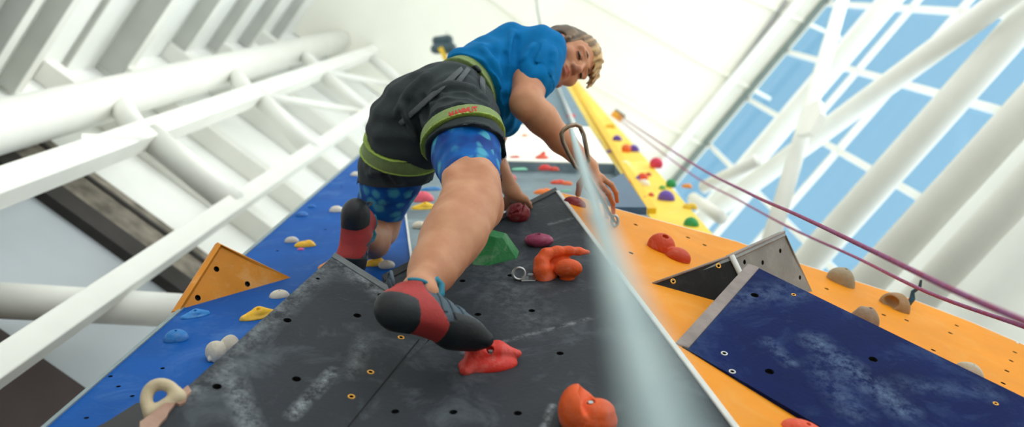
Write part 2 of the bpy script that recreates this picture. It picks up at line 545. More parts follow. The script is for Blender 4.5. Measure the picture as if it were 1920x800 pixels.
def relax(V, Q, it=2, lam=.5):
    n = len(V)
    e = np.concatenate([Q[:, [0, 1]], Q[:, [1, 2]], Q[:, [2, 3]], Q[:, [3, 0]]])
    e = np.concatenate([e, e[:, ::-1]])
    deg = np.bincount(e[:, 0], minlength=n).astype(float)
    for _ in range(it):
        for l in (lam, -lam * .96):
            s = np.stack([np.bincount(e[:, 0], weights=V[e[:, 1], i], minlength=n) for i in range(3)], 1)
            V = V + l * (s / deg[:, None] - V)
    return V

def field_obj(name, fl, m, parent=None, origin=None, it=2, to_world=W):
    V, Q = fl.mesh()
    if len(V) == 0:
        print('EMPTY FIELD', name); return None
    V = relax(V, Q, it)
    return put(name, to_world(V), Q, m, parent, origin, True)

# ------------------------------------------------------------------ the setting
XE, YS, XW, YN = 3.0, 2.6, -2.4, -7.0

def onX(px, py, X):
    r = ray(px, py); return W(r * (X / float(Bc @ r)))
def onY(px, py, Y):
    r = ray(px, py); return W(r * (Y / float(Ac @ r)))
def onZ(px, py, z):
    r = ray(px, py); return W(r * ((z - CAM[2]) / float(Zc @ r)))

ZE = onX(1430, 155, XE)[2]           # eave
RIDGE_X, RIDGE_Z = .3, ZE + .35
def roof_z(x):
    return ZE + (RIDGE_Z - ZE) * ((XE - x) / (XE - RIDGE_X) if x > RIDGE_X else (x - XW) / (RIDGE_X - XW))
def onRoof(px, py, drop=0.0):
    z = ZE
    for _ in range(12):
        p = onZ(px, py, z - drop); z = roof_z(p[0])
    return onZ(px, py, z - drop)

def box_put(name, lo, hi, m, parent=None, kind=None):
    bm = bmesh.new()
    bmesh.ops.create_cube(bm, size=1.0)
    lo = Vector(lo); hi = Vector(hi)
    for v in bm.verts: v.co = Vector((lo[i] + (hi[i] - lo[i]) * (v.co[i] + .5) for i in range(3)))
    o = bm_put(name, bm, m, parent)
    if kind: o['kind'] = kind
    return o
def bar(name, a, b, w, h, up, m, parent=None, bev=0.0, kind=None):
    V, Fc = bar_mesh(a, b, w, h, up)
    o = fix(put(name, V, Fc, m, parent, None, False))
    if bev: bevel_mod(o, bev)
    if kind: o['kind'] = kind
    return o
def tube(name, path, r, m, parent=None, seg=20, kind=None):
    V, Fc = tube_mesh(path, r, seg)
    o = fix(put(name, V, Fc, m, parent))
    if kind: o['kind'] = kind
    return o

box_put('floor', (XW, YS, -.1), (XE, YN, 0), M_floor, None, 'structure')

# roof: two slopes meeting in a ridge
for nm, x0, x1 in (('ceiling', RIDGE_X, XE), ('ceiling', XW, RIDGE_X)):
    z0, z1 = roof_z(x0), roof_z(x1)
    pts = [(x0, YS, z0), (x1, YS, z1), (x1, YN, z1), (x0, YN, z0)]
    o = bm_put(nm, slab_bm(pts, (0, 0, .12)), M_roof); o['kind'] = 'structure'

# left wall (the gable the steel frame stands on): pale lower band, brown plinth, concrete beam, white sheet above
zb = onY(100, 690, YS)[2]; zg = onY(235, 492, YS)[2]
BD = .05
zc = onY(308, 414, YS - BD)[2]
box_put('wall_left', (XW, YS + .15, zb), (XE, YS, zg + .1), M_greyclad, None, 'structure')
box_put('baseboard_left', (XW, YS + .15, 0), (XE, YS - .012, zb), M_brown, None, 'structure')
box_put('wall_left_upper', (XW - .1, YS + .15, zg + .1), (XE, YS + .02, ZE + .6), M_clad, None, 'structure')
beam = box_put('trim_1', (XW, YS + .02, zg + .05), (XE, YS - BD, zc), M_concrete, None, 'structure')
box_put('trim_5', (XW, YS + .02, zg), (XE, YS - BD - .01, zg + (zc - zg) * .30), M_shadegroove, None, 'structure')  # dark colour stands in for the shade beneath the concrete beam
bevel_mod(beam, .02)
box_put('trim_2', (XW, YS - BD, zg + (zc - zg) * .74), (XE, YS - BD - .012, zg + (zc - zg) * .80), M_shadegroove, None, 'structure')
# wall on the far left
box_put('wall_back', (XW - .15, YS + .15, 0), (XW, YN, roof_z(XW) + .08), M_clad, None, 'structure')

# girts on the upper left wall
for i, (px, py) in enumerate(((330, 330), (430, 300), (520, 260), (575, 225), (640, 195), (700, 140), (735, 118))):
    z = onY(px, py, YS)[2]
    if z < zc + .2 or z > ZE: continue
    o = bar('wall_girt', (XW, YS - .06, z), (XE, YS - .06, z), .16, .14, (0, 0, 1), M_white, None, .01)
    o['label'] = 'white steel girt along the upper white wall behind the lattice column'; o['category'] = 'steel girt'; o['group'] = 'girts on the upper wall'

# right wall: white sheet below, a tall glazed band above up to the eave
ZG = onX(1790, 345, XE)[2]
box_put('wall_right', (XE, YS, 0), (XE + .15, YN, ZG), M_clad, None, 'structure')
win = bpy.data.objects.new('window_1', None); COL.objects.link(win); win.location = (XE, 1, ZG); win['kind'] = 'structure'
box_put('glass_pane', (XE + .05, YS, ZG), (XE + .065, YN, ZE), M_glass, win)
ys = sorted(onX(px, py, XE)[1] for px, py in ((1745, 20), (1760, 185), (1640, 322)))
step = (ys[-1] - ys[0]) / 2
y = ys[0] - 8 * step
mull = []
while y < YS:
    if y > YN: mull.append(y)
    y += step
for y in mull:
    bar('mullion', (XE - .01, y, ZG), (XE - .01, y, ZE), .055, .05, (1, 0, 0), M_white, win)
for px, py in ((1620, 235), (1470, 300), (1560, 110)):
    z = onX(px, py, XE)[2]
    if ZG < z < ZE: bar('transom', (XE - .03, YS, z), (XE - .03, YN, z), .055, .06, (0, 0, 1), M_white, win)
o = bar('trim_3', (XE - .08, YS, ZE - .04), (XE - .08, YN, ZE - .04), .07, .10, (0, 0, 1), mat('eave_gutter', (112, 124, 116), .6, .1), None, 0, 'structure')
o = bar('trim_4', (XE - .35, YS, roof_z(XE - .35) - .09), (XE - .35, YN, roof_z(XE - .35) - .09), .10, .14, (0, 0, 1), M_white, None, 0, 'structure')

# steel frame standing in front of the glazing
XT = 2.72
def tubeX(label, pts, r, XT):
    a = onX(*pts[0], XT); b = onX(*pts[-1], XT)
    tag(tube('steel_tube', [a, b], r, M_white, None, 20), label, 'steel tube')
def horizX(label, px, py, r):
    p = onX(px, py, XT)
    tag(tube('steel_tube', [(XT, YS - .05, p[2]), (XT, YN, p[2])], r, M_white, None, 20), label, 'steel tube')
horizX('thick white steel tube running level across the middle of the blue glazing', 1765, 212, .115)
horizX('white steel tube along the lower border of the blue glazing', 1835, 300, .115)
horizX('lowest white steel tube, in front of white sheet wall below the glazing', 1815, 463, .10)
horizX('white steel tube along the upper blue glazing, nearest the roof edge', 1590, 95, .10)
tubeX('white steel brace slanting up from the crossing towards the top edge of the blue glazing', [(1300, 425), (2030, -110)], .085, 2.47)
tubeX('thin white steel brace rising steeply through the crossing in front of the blue glazing', [(1430, 500), (1600, -70)], .062, 2.26)
p = onX(1515, 215, XT)
# gusset where the braces cross
gb = bmesh.new()
gp = [onX(px, py, 2.13) for px, py in ((1492, 252), (1508, 200), (1535, 185), (1540, 212), (1518, 248))]
tag(bm_put('gusset_plate', slab_bm(gp, (.05, 0, 0)), M_white), 'white gusset plate at the crossing of the steel braces', 'gusset plate')
# three low frames beyond the lemon wall
for i, (a, b, lab) in enumerate((((1300, 372), (1352, 408), 'white bracket bar just right of the lemon wall, upper of two'), ((1318, 352), (1420, 300), 'white strut reaching from the lemon wall up to the steel crossing'))):
    tag(tube('steel_strut', [onX(*a, XT - .8), onX(*b, XT - .7)], .05, M_white), lab, 'steel strut')

# roof purlins upper left and seams of the roof sheet
GIRT = [((8, 62), .17), ((62, 92), .17), ((150, 80), .05), ((243, 84), .27), ((362, 52), .20), ((432, 44), .16), ((492, 34), .18), ((545, 26), .16), ((592, 20), .15), ((634, 14), .15)]
names = ['leftmost white wall girt, cut by the left edge of the photo', 'second white wall girt from the left edge, shade-grey underside', 'thin white rail on the wall left of the deepest girt', 'deepest white wall girt, with a shade-grey underside, meeting the round post', 'white wall girt just right of the deepest one', 'second white wall girt right of the deepest one', 'third white wall girt right of the deepest one', 'fourth white wall girt right of the deepest one', 'white wall girt next to the topmost one', 'topmost white wall girt, close under the cream roof']
for (q_, dp), lab in zip(GIRT, names):
    dp *= .72
    z = onX(*q_, XW + dp / 2)[2]
    t = thing('wall_girt', lab, 'steel girt', (XW, 0, z))
    bar('web', (XW + dp / 2 + .002, YS - .01, z + .01), (XW + dp / 2 + .002, YN, z + .01), dp, dp * .8, (0, 0, 1), M_white, t)
    bar('flange', (XW + dp / 2 + .002, YS - .01, z - dp * .4), (XW + dp / 2 + .002, YN, z - dp * .4), dp * 1.02, .02, (0, 0, 1), M_girtshade, t)  # grey plate paints in the shade on the white girt's underside
SEAM = [((1165, 30), (1420, 172)), ((1120, 160), (1300, 262)), ((900, -20), (1010, 60)), ((1440, 10), (1550, 60))]
for a, b in SEAM:
    pa, pb = onRoof(*a, .02), onRoof(*b, .02)
    d = nrm(pb - pa)
    o = bar('roof_rib', pa - d * 1.0, pb + d * .2, .05, .05, (0, 0, 1), M_roof)
    o['kind'] = 'structure'; o.name = 'ceiling_trim'
pa, pb = onRoof(1475, 0, .05), onRoof(1285, 262, .05)
tag(tube('roof_conduit', [pa, pb], .025, mat('grey_conduit', (150, 152, 150), .5, .05)), 'thin grey conduit running along the cream roof beside the eave', 'conduit')
# thin rope hanging near the top edge
pa, pb = onRoof(1003, -25, .05), P(1016, 62, 7.5)
tag(tube('hanging_cord', [pa, W(P(1008, 22, 10.0)), W(pb), W(P(1030, 120, 5.4))], .009, mat('grey_cord', (128, 136, 136), .7, .1), None, 8), 'thin grey cord hanging from the cream roof above the head', 'cord')

# lattice column on the left: three chords with ties
def vertical(px, py, d):
    base = PW(px, py, d)
    def at_px(x):
        t = (1035 - x) / (1035.0 - px)
        return PW(x, py + (-25 - py) * (x - px) / (1035.0 - px), d / t)
    return base, at_px
def top(p, z=None):
    return np.array([p[0], p[1], roof_z(p[0]) if z is None else z])
bT, atT = vertical(0, 237, 5.0); b2, at2 = vertical(0, 352, 4.2); b3, at3 = vertical(0, 686, 3.3)
t = thing('lattice_column', 'white steel lattice column of one thick round and two square posts at left', 'steel column', (b2[0], b2[1], 0))
tube('round_post', [(bT[0], bT[1], 0), top(bT)], .142, M_white, t, 28)
for b_, w_ in ((b2, .135), (b3, .108)):
    bar('square_post', (b_[0], b_[1], 0), top(b_), w_, w_, nrm(b2 - b3) * [1, 1, 0] + [1e-6, 0, 0], M_white, t, .008)
for xa, xb, r in ((275, 440, .085), (480, 585, .075), (600, 690, .07), (690, 760, .07)):
    tube('tie', [at2(xa), at3(xb)], r, M_white, t, 16)
for xa, xb, r in ((215, 262, .075), (430, 470, .07), (560, 600, .07)):
    tube('tie', [atT(xa), at2(xb)], r, M_white, t, 16)
for xa, xb in ((480, 690), (600, 760)):
    tube('diagonal', [at2(xa), at3(xb)], .035, M_white, t, 12)
gp = [W(C_(at2(x)) + np.array([dx, dy, .0])) for x, dx, dy in ((160, -.02, -.12), (160, -.02, -.04), (215, .06, .0), (240, .12, -.02))]
bm_put('gusset', slab_bm(gp, (0, 0, .02)), M_white, t)
tag(tube('brace_tube', [PW(-120, 556, 3.95), PW(372, 584, 4.4)], .078, M_white, None, 24), 'thick round white brace tube passing behind the square post towards the ochre triangle', 'steel tube')

# ------------------------------------------------------------------ climbing walls
def edge_strip(name, pl, a, b, wpx, m, parent, thick=.02, off=.0):
    """a narrow board along the line a-b lying on pl, wpx wide to the right of a->b"""
    a = np.array(a, float); b = np.array(b, float)
    t = (b - a) / np.linalg.norm(b - a); nrm2 = np.array([-t[1], t[0]])
    q = [a, b, b + nrm2 * wpx, a + nrm2 * wpx] if np.isscalar(wpx) else [a, b, b + nrm2 * wpx[1], a + nrm2 * wpx[0]]
    return slab(name, pl, [tuple(v) for v in q], thick, m, parent, off=off)

def sg(pl, a, b, r, st): return (W(pl.p(*a)), W(pl.p(*b)), r, st)
# blue wall
bl = thing('climbing_wall_panel', 'tall blue climbing wall panel behind the left foot', 'climbing wall panel', W(BLUE.p(500, 600)))
xe = lambda y: 690 + (275 - y) * 1.162
bhol = [(207, 705), (222, 724), (162, 783), (248, 742), (305, 690), (470, 640), (520, 470), (610, 430), (640, 350), (700, 440), (735, 450), (590, 600)]
slab('board', BLUE, [(xe(1300), 1300), (860, 1300), (775, 535), (740, 232)], .05, M_blue, bl, [(x, y, .0055) for x, y in bhol])
edge_strip('edge_strip', BLUE, (740, 232), (xe(1300), 1300), (-3, -9), M_edgegrey, bl, .06, .004)
edge_strip('seam_strip', BLUE, (741, 240), (775, 535), (3, -6), M_edge, bl, .02, .008)

gw = thing('climbing_wall_panel', 'tall grey climbing wall panel between the two legs, with a pale band higher up', 'climbing wall panel', W(BLUE.p(900, 400)))
slab('board', BLUE, [(740, 232), (775, 535), (1020, 540), (1260, 480), (1212, 400), (1152, 308), (948, 303), (775, 306)], .05, M_greywall, gw, [(905, 330, .01), (790, 440, .01), (760, 410, .01), (1000, 380, .01)])
slab('pale_board', BLUE, [(742, 228), (775, 304), (948, 301), (1150, 306), (1105, 237), (950, 232)], .05, M_whitewall, gw)
slab('upper_board', BLUE, [(745, 226), (950, 230), (1104, 235), (1056, 150), (845, 138)], .05, M_bluegrey, gw)
sm = slab('dark_board', BLUE, [(1136, 352), (1168, 336), (1212, 402), (1150, 402)], .03, mat('slate_board', (84, 108, 132), .6, .12, 4), gw, off=.03)
edge_strip('rib_strip', BLUE, (1040, 150), (1075, 245), (3, -4), M_edge, gw, .05, .05)

fy = thing('climbing_wall_panel', 'far lemon yellow climbing wall panel full of coloured holds', 'climbing wall panel', W(FARY.p(1200, 300)))
slab('board', FARY, [(1052, 135), (1072, 140), (1335, 437), (1420, 560), (1330, 560), (1213, 398), (1062, 165)], .08, M_fary, fy)
bar('ridge', W(FARY.p(1070, 150, .0)), W(FARY.p(1222, 400, .0)), .05, .06, WD(FARY.out), mat('gold_board', (250, 196, 30), .55, .08, 3), fy)

# yellow wall right
yw = thing('climbing_wall_panel', 'large amber climbing wall panel under the right hand', 'climbing wall panel', W(YEL.p(1500, 650)))
yhol = [(1192, 421), (1183, 474), (1321, 459), (1550, 541), (1657, 590), (1794, 610), (1782, 624), (1750, 656), (1903, 660), (1896, 676), (1888, 695), (1881, 718), (1908, 642), (1290, 445), (1700, 600)]
arx = lambda y: 1040 + (y - 360) * (335 / 440.0)
ytop = [(1047, 360), (1095, 371), (1150, 390), (1380, 452), (1500, 494), (1700, 557), (1820, 603), (1920, 646), (2140, 742)]
slab('board', YEL, ytop + [(2140, 1300), (arx(1300) + 2, 1300)], .045, M_yel, yw, [(x, y, .0075) for x, y in yhol])
for a, b in zip(ytop[1:-2], ytop[2:-1]):
    pass
V, Fc = tube_mesh([W(YEL.p(x, y, -.01)) for x, y in ytop], .011, 6)
fix(put('top_edge', V, Fc, M_edge, yw))

# charcoal wall
dk = thing('climbing_wall_panel', 'large charcoal climbing wall panel the right foot stands on', 'climbing wall panel', W(DARK.p(950, 650)))
dhol = [(997, 582), (1050, 662), (971, 774), (741, 771), (850, 772), (867, 526), (896, 589), (957, 516)]
dbo = slab('board', DARK, [(1045, 359), (arx(1300), 1300), (300, 1300), (650, 800), (700, 728), (835, 612), (722, 540), (722, 528), (935, 411)], .05, M_dark, dk, [(x, y, .0085) for x, y in dhol])
chalked(dbo, M_dark, [sg(DARK, (870, 660), (1130, 590), .012, .9), sg(DARK, (1030, 420), (1075, 408), .012, 1.2), sg(DARK, (1035, 760), (1020, 800), .012, 1.3), sg(DARK, (900, 470), (1000, 600), .12, .35)])
V, Fc = bar_mesh(W(DARK.p(1045, 359, -.005)), W(DARK.p(arx(1300), 1300, -.005)), .014, .02, WD(DARK.out))
bevel_mod(fix(put('arete_trim', V, Fc, M_edge, dk, None, False)), .003)
edge_strip('top_edge', DARK, (1045, 359), (722, 528), (7, 12), M_darkedge, dk, .03, .004)

# left charcoal volume
fv = thing('climbing_volume', 'charcoal wedge volume with a worn grey top edge, left of the right shoe', 'climbing volume', W(FAC.p(560, 640)))
fh = [(539, 600), (670, 591), (556, 710), (715, 553), (407, 724), (596, 522), (752, 632), (695, 697), (659, 743)]
fbo = slab('face_board', FAC, [(622, 482), (728, 549), (828, 606), (800, 640), (664, 800), (325, 1200), (-140, 1200), (262, 806), (352, 724)], .03, M_dark, fv, [(x, y, .0095 if i < 5 else .005) for i, (x, y) in enumerate(fh)])
chalked(fbo, M_dark, [sg(FAC, (548, 778), (626, 696), .022, 1.7), sg(FAC, (640, 492), (730, 556), .05, 1.1), sg(FAC, (600, 505), (440, 660), .05, .8), sg(FAC, (440, 720), (470, 800), .035, 1.4), sg(FAC, (350, 740), (430, 690), .04, .8), sg(FAC, (680, 640), (660, 700), .03, .6)])
for x, y in fh[6:]:
    ring_on('bolt_insert', FAC, x, y, .0062, .0020, M_brass, fv)
edge_strip('top_edge', FAC, (622, 482), (820, 606), -10, M_worn, fv, .03, .002)
edge_strip('seam', FAC, (786, 637), (652, 801), 1.6, M_hole, fv, .004, .002)
# boards that close the wedge towards the blue wall
def quad_slab(name, pts, back, m, parent):
    return bm_put(name, slab_bm(pts, back), m, parent)
e0 = [FAC.p(622, 482, -.03), FAC.p(352, 724, -.03), FAC.p(262, 806, -.03), FAC.p(-140, 1200, -.03)]
sidepts = [W(v) for v in e0] + [W(v + np.array([.02, .28, .25])) for v in reversed(e0)]
bm = bmesh.new()
fa = [bm.verts.new(v) for v in sidepts]
for i in range(3): bm.faces.new((fa[i], fa[i + 1], fa[6 - i], fa[7 - i]))
o = bm_put('side_board', bm, M_darkedge, fv); md = o.modifiers.new('s', 'SOLIDIFY'); md.thickness = .018
# small charcoal ledge below left of the ring hold
slab('ledge_board', BLUE, [(200, 801), (258, 764), (292, 764), (420, 740), (520, 1100), (0, 1100), (0, 900)], .02, M_darkedge, fv, off=.012)

# splintered plywood at the edge
sp = [(352, 726), (359, 737), (352, 744), (347, 757), (337, 762), (329, 759), (322, 768), (316, 775), (312, 786), (305, 792), (298, 800), (286, 822), (262, 830), (262, 795), (290, 775), (325, 748)]
o = slab('splintered_plywood', FAC, sp, .006, mat('raw_ply', (214, 178, 158), .8, .25, 20, .3, 40, rgb2=(168, 128, 112)), fv, off=.006)

# ochre triangle volume
ot = [BLUE.p(545, 520), BLUE.p(325, 583), P(408, 454, 2.86), BLUE.p(470, 500)]
tv = thing('climbing_volume', 'ochre triangular volume sticking out from the edge of the blue wall', 'climbing volume', W(ot[0]))
a, b, c, e = [W(v) for v in ot]
def thol(px, py, r=.009, n=12):
    nn = np.cross(ot[1] - ot[0], ot[2] - ot[0]); q = ray(px, py); q = q * (nn @ ot[0]) / (nn @ q)
    u = nrm(ot[1] - ot[0]); v = nrm(np.cross(nn, u))
    return [W(q + r * (u * math.cos(s) + v * math.sin(s))) for s in np.linspace(0, 6.2832, n, endpoint=False)]
nn = np.cross(ot[1] - ot[0], ot[2] - ot[0]); nn = nrm(nn); nn = nn if nn[2] > 0 else -nn
o = bm_put('face_board', slab_bm([a, b, c], WD(nn * .016), [thol(406, 504), thol(464, 532), thol(371, 558)], .012), M_otri, tv, None, False, [M_otri, M_hole])
bm = bmesh.new(); vs = [bm.verts.new(v) for v in (a, b, c, e)]
bm.faces.new((vs[0], vs[2], vs[3])); bm.faces.new((vs[1], vs[3], vs[2]))
o = bm_put('back_board', bm, M_otri, tv); md = o.modifiers.new('s', 'SOLIDIFY'); md.thickness = .014

# navy box volume
L1 = P(1290, 655, 2.185); L2 = YEL.p(1520, 800, .012); dr = L2 - L1
U1 = P(1424, 503, 2.55)
k = 2.75
nv = thing('climbing_volume', 'long navy blue box volume with a worn wooden end', 'climbing volume', W((L1 + U1) / 2))
fn = nrm(np.cross(dr, U1 - L1)); fn = fn if fn[2] < 0 else -fn
class P3:
    pass
def plane_from(q0, n):
    pl = Plane(0, 0, 0); pl.n = n / float(n @ q0); pl.nn = nrm(pl.n); pl.out = -pl.nn if pl.nn[2] > 0 else pl.nn
    pl.out = n if n[2] < 0 else -n
    return pl
NAV = plane_from(L1, fn)
nhol = [(1415, 553, .0105), (1637, 673, .0105), (1443, 696, .0105), (1358, 662, .0055), (1373, 696, .0055), (1488, 552, .004), (1867, 756, .004)]
pts = [W(L1), W(U1), W(U1 + dr * k), W(L1 + dr * k)]
o = bm_put('face_board', slab_bm(pts, WD(-fn * .012), [circle_on(NAV, *h) for h in nhol], .010), M_navy, nv, None, False, [M_navy, M_hole])
chalked(o, M_navy, [sg(NAV, (1530, 640), (1690, 765), .055, 1.25), sg(NAV, (1540, 690), (1600, 770), .06, .7), sg(NAV, (1360, 560), (1480, 545), .07, .7), sg(NAV, (1440, 640), (1480, 680), .03, 1.0), sg(NAV, (1700, 720), (1850, 735), .05, .5)], (120, 146, 178))
for h in nhol[3:]:
    ring_on('bolt_insert', NAV, h[0], h[1], h[2] + .0008, .0018, M_edge if h in nhol[3:5] else M_brass, nv)
# end board (worn timber) and top board
axis = nrm(dr)
ea, eb = L1 - axis * .002, U1 - axis * .002
V, Fc = bar_mesh(W(L1 - axis * .018 - fn * .012), W(U1 - axis * .018 - fn * .012), .034, .03, WD(fn))
o = fix(put('end_board', V, Fc, M_greywood, nv, None, False)); bevel_mod(o, .005)
foot = YEL.p(1405, 560)
tb = [W(U1 - fn * .001), W(U1 + dr * k), W(U1 + dr * k + YEL.out * -.30), W(U1 + YEL.out * -.30)]
bm_put('top_board', slab_bm(tb, WD(nrm(L1 - U1) * .018)), M_navy, nv)
eb_ = [W(L1), W(U1), W(U1 + YEL.out * -.30), W(L1 + YEL.out * -.03)]
bm_put('end_panel', slab_bm(eb_, WD(-axis * .016)), M_darkedge, nv)

# black and grey wedge volume
A_ = YEL.p(1224, 531); B_ = YEL.p(1330, 590); C2 = YEL.p(1523, 546); D_ = P(1471, 434, 2.86); E_ = P(1371, 479, 2.66); F_ = P(1412, 563, 2.62)
wv = thing('climbing_volume', 'wedge volume with one black and one grey face on the amber wall', 'climbing volume', W(E_))
def board(name, pts, thick, m, parent, holes=(), hr=.006):
    n_ = nrm(np.cross(pts[1] - pts[0], pts[2] - pts[0])); n_ = n_ if n_[2] < 0 else -n_
    pl = plane_from(pts[0], n_)
    # flatten the outline onto the plane
    q = [p_ - n_ * float((p_ - pts[0]) @ n_) for p_ in pts]
    o = bm_put(name, slab_bm([W(p_) for p_ in q], WD(-n_ * thick), [circle_on(pl, x, y, hr) for x, y in holes], thick * .8), m, parent, None, False, [m, M_hole])
    return pl
bp_ = board('black_board', [A_, E_, F_, B_], .016, M_black, wv, [(1262, 527), (1347, 498)], .005)
for x, y in ((1262, 527), (1347, 498)): ring_on('bolt_insert', bp_, x, y, .006, .0022, M_brass, wv)
gp_ = board('grey_board', [E_, D_, C2, F_], .016, M_greyboard, wv, [(1430, 492), (1463, 470), (1396, 491), (1500, 520)], .007)
V, Fc = tube_mesh([W(E_ + np.array([0, 0, -.004])), W(F_ + np.array([0, 0, -.004]))], .008, 8); fix(put('ridge_trim', V, Fc, M_edge, wv))
V, Fc = tube_mesh([W(A_), W(E_), W(D_)], .0035, 8); fix(put('rim_trim', V, Fc, M_greywood, wv))
BK = YEL.p(1440, 500, .02); bm = bmesh.new(); vs = [bm.verts.new(W(v)) for v in (A_, E_, D_, C2, BK)]
bm.faces.new((vs[0], vs[1], vs[4])); bm.faces.new((vs[1], vs[2], vs[4])); bm.faces.new((vs[2], vs[3], vs[4]))
o = bm_put('back_board', bm, M_greyboard, wv); md = o.modifiers.new('s', 'SOLIDIFY'); md.thickness = .012

# ------------------------------------------------------------------ climbing holds
HOLD_FIELDS = {}
def hold_field(kind, q=26, seed=0):
    """unit hold: x in -1..1, y up the wall, z out of the wall"""
    key = (kind, q, seed)
    if key in HOLD_FIELDS: return HOLD_FIELDS[key]
    h = 1.0 / q
    f = Field((-1.45, -1.45, -.16), (1.45, 1.45, 1.75), h, big=1.0)
    r_ = np.random.default_rng(seed + 3)
    I3 = np.eye(3)
    def noise(p, amp, fr):
        s = 0
        for i in range(4):
            k = r_.normal(size=3) * fr; s = s + np.sin(p @ k.astype(np.float32) + r_.uniform(0, 6))
        return s * amp / 4
    if kind == 'dome':
        f.ell((0, 0, 0), I3, (1, .8, .85), .05)
    elif kind == 'low':
        f.ell((0, 0, 0), I3, (1, .6, .5), .05); f.ell((.35, .0, .15), I3, (.5, .45, .42), .1)
    elif kind == 'long':
        f.cone((-.75, -.05, .12), (.1, .05, .28), .2, .36, .1); f.cone((.1, .05, .28), (.75, .0, .12), .38, .22, .1); f.ell((0, 0, 0), I3, (1, .45, .3), .1)
    elif kind == 'round':
        f.ell((0, .05, .42), I3, (.98, .9, .78), .05); f.cone((0, 0, -.05), (0, 0, .3), .62, .7, .1)
    elif kind == 'egg':
        f.ell((0, 0, .38), I3, (1, .72, .5), .05); f.cone((-.05, 0, -.05), (0, 0, .3), .45, .6, .1)
        f.cone((-.08, -.02, .72), (-.08, -.02, 1.1), .15, .19, .03, 'sub')
    elif kind == 'split':                       # dark red ball with clefts
        f.ell((0, .0, .55), I3, (.92, .9, .85), .05); f.cone((0, 0, -.05), (0, 0, .4), .6, .7, .1)
        f.cone((.18, -.9, .95), (.38, .2, 1.32), .1, .13, .08, 'sub'); f.cone((.38, .2, 1.32), (.1, 1.0, 1.1), .12, .1, .08, 'sub')
        f.cone((-.9, -.5, .55), (-.1, -.75, .9), .07, .1, .08, 'sub'); f.cone((-.12, -.35, 1.15), (-.12, -.3, 1.5), .15, .18, .02, 'sub')
        f.a += noise(f.all(), .03, 7)
    elif kind == 'facet':
        pl = [((-.5, -.75, .75), .78), ((.1, -.95, .45), .74), ((.75, -.5, .65), .80), ((.9, .35, .5), .86), ((.2, .8, .8), .92), ((-.6, .55, .7), .82), ((-.95, -.05, .35), .98), ((.15, -.1, 1), .80), ((-.35, .05, 1), .80), ((.4, .25, 1), .84)]
        p = f.all(); d = np.full(p.shape[:3], -9, np.float32)
        for n_, o_ in pl:
            n_ = nrm(n_).astype(np.float32); d = np.maximum(d, p @ n_ - o_)
        f.a = np.minimum(f.a, d)
    elif kind == 'foot':                        # rising ridge with a bolt hole
        f.cone((-.78, -.42, .1), (-.35, .1, .5), .22, .36, .15); f.cone((-.35, .1, .5), (.35, .22, .42), .36, .36, .15); f.cone((.35, .22, .42), (1.02, .15, .28), .34, .14, .15)
        f.ell((0, 0, 0), I3, (1.0, .55, .42), .15)
        f.cone((.05, -.05, .6), (.12, -.35, 1.2), .13, .15, .02, 'sub')
    elif kind == 'swoop':                       # jug: one thick sweep with a ball in its crook
        f.chain([((-.62, -.40, .0), .34), ((-.68, -.34, .34), .31), ((-.70, -.16, .62), .27), ((-.52, .05, .86), .23), ((-.1, .22, .92), .20), ((.35, .36, .88), .18), ((.75, .46, .82), .15), ((1.1, .56, .74), .09)], .14)
        f.ell((-.2, .3, .1), I3, (.8, .35, .75), .12); f.ell((-.5, -.1, .05), I3, (.42, .5, .4), .12)
        f.ell((.30, -.40, .42), I3, (.54, .34, .40), .015); f.cone((.28, -.35, -.05), (.28, -.35, .3), .3, .3, .04)
    elif kind == 'lips':                        # left crescent lobe over a rounder right lobe, bolt between
        f.ell((-.35, .05, .45), I3, (.66, .9, .82), .05); f.ell((.2, -.05, .2), I3, (.9, .72, .55), .05)
        f.cone((.05, 1.2, 1.2), (-.05, -.1, 1.0), .34, .30, .08, 'sub'); f.cone((-.05, -.1, 1.0), (.35, -1.1, .75), .30, .22, .08, 'sub')
        f.ell((.38, .0, .5), I3, (.62, .58, .36), .08)
        f.cone((.14, .0, .6), (.14, -.05, 1.3), .14, .16, .02, 'sub')
    elif kind == 'double':
        f.ell((-.38, .16, .15), I3, (.62, .55, .78), .05); f.ell((.5, -.28, .1), I3, (.56, .5, .52), .08)
        f.cone((-.34, .0, .75), (-.30, -.12, 1.2), .13, .15, .02, 'sub')
    elif kind == 'stone':
        f.ell((0, 0, 0), I3, (1, .8, .95), .05); f.a += noise(f.all(), .07, 3.2)
        f.cone((.05, -.1, .9), (.08, -.15, 1.4), .10, .12, .02, 'sub')
    elif kind == 'hollow':
        f.ell((0, 0, 0), I3, (1, .8, 1.0), .05); f.ell((-.2, -.6, .35), I3, (.5, .5, .42), .08, 'sub'); f.a += noise(f.all(), .05, 4)
    elif kind == 'chip':
        f.cone((-.7, 0, .1), (.2, .05, .35), .16, .3, .1); f.cone((.2, .05, .35), (.8, -.05, .12), .3, .2, .05); f.ell((-.35, .05, .2), I3, (.4, .5, .5), .05); f.ell((.3, -.1, .3), I3, (.42, .5, .42), .05); f.a += noise(f.all(), .17, 7)
    elif kind == 'horn':
        f.ell((0, 0, 0), I3, (.9, .8, .5), .05); f.cone((0, 0, .2), (.25, .2, .85), .5, .22, .2)
    if kind in ('dome', 'low', 'round', 'horn', 'long'):
        f.cone((.0, -.08, .5), (.0, -.3, 1.5), .09, .12, .02, 'sub')
    zz = f.ax[2][None, None, :]
    f.a = np.maximum(f.a, -zz - .02).astype(np.float32)
    V, Q = f.mesh(); V = relax(V, Q, 1)
    HOLD_FIELDS[key] = (V, Q)
    return V, Q

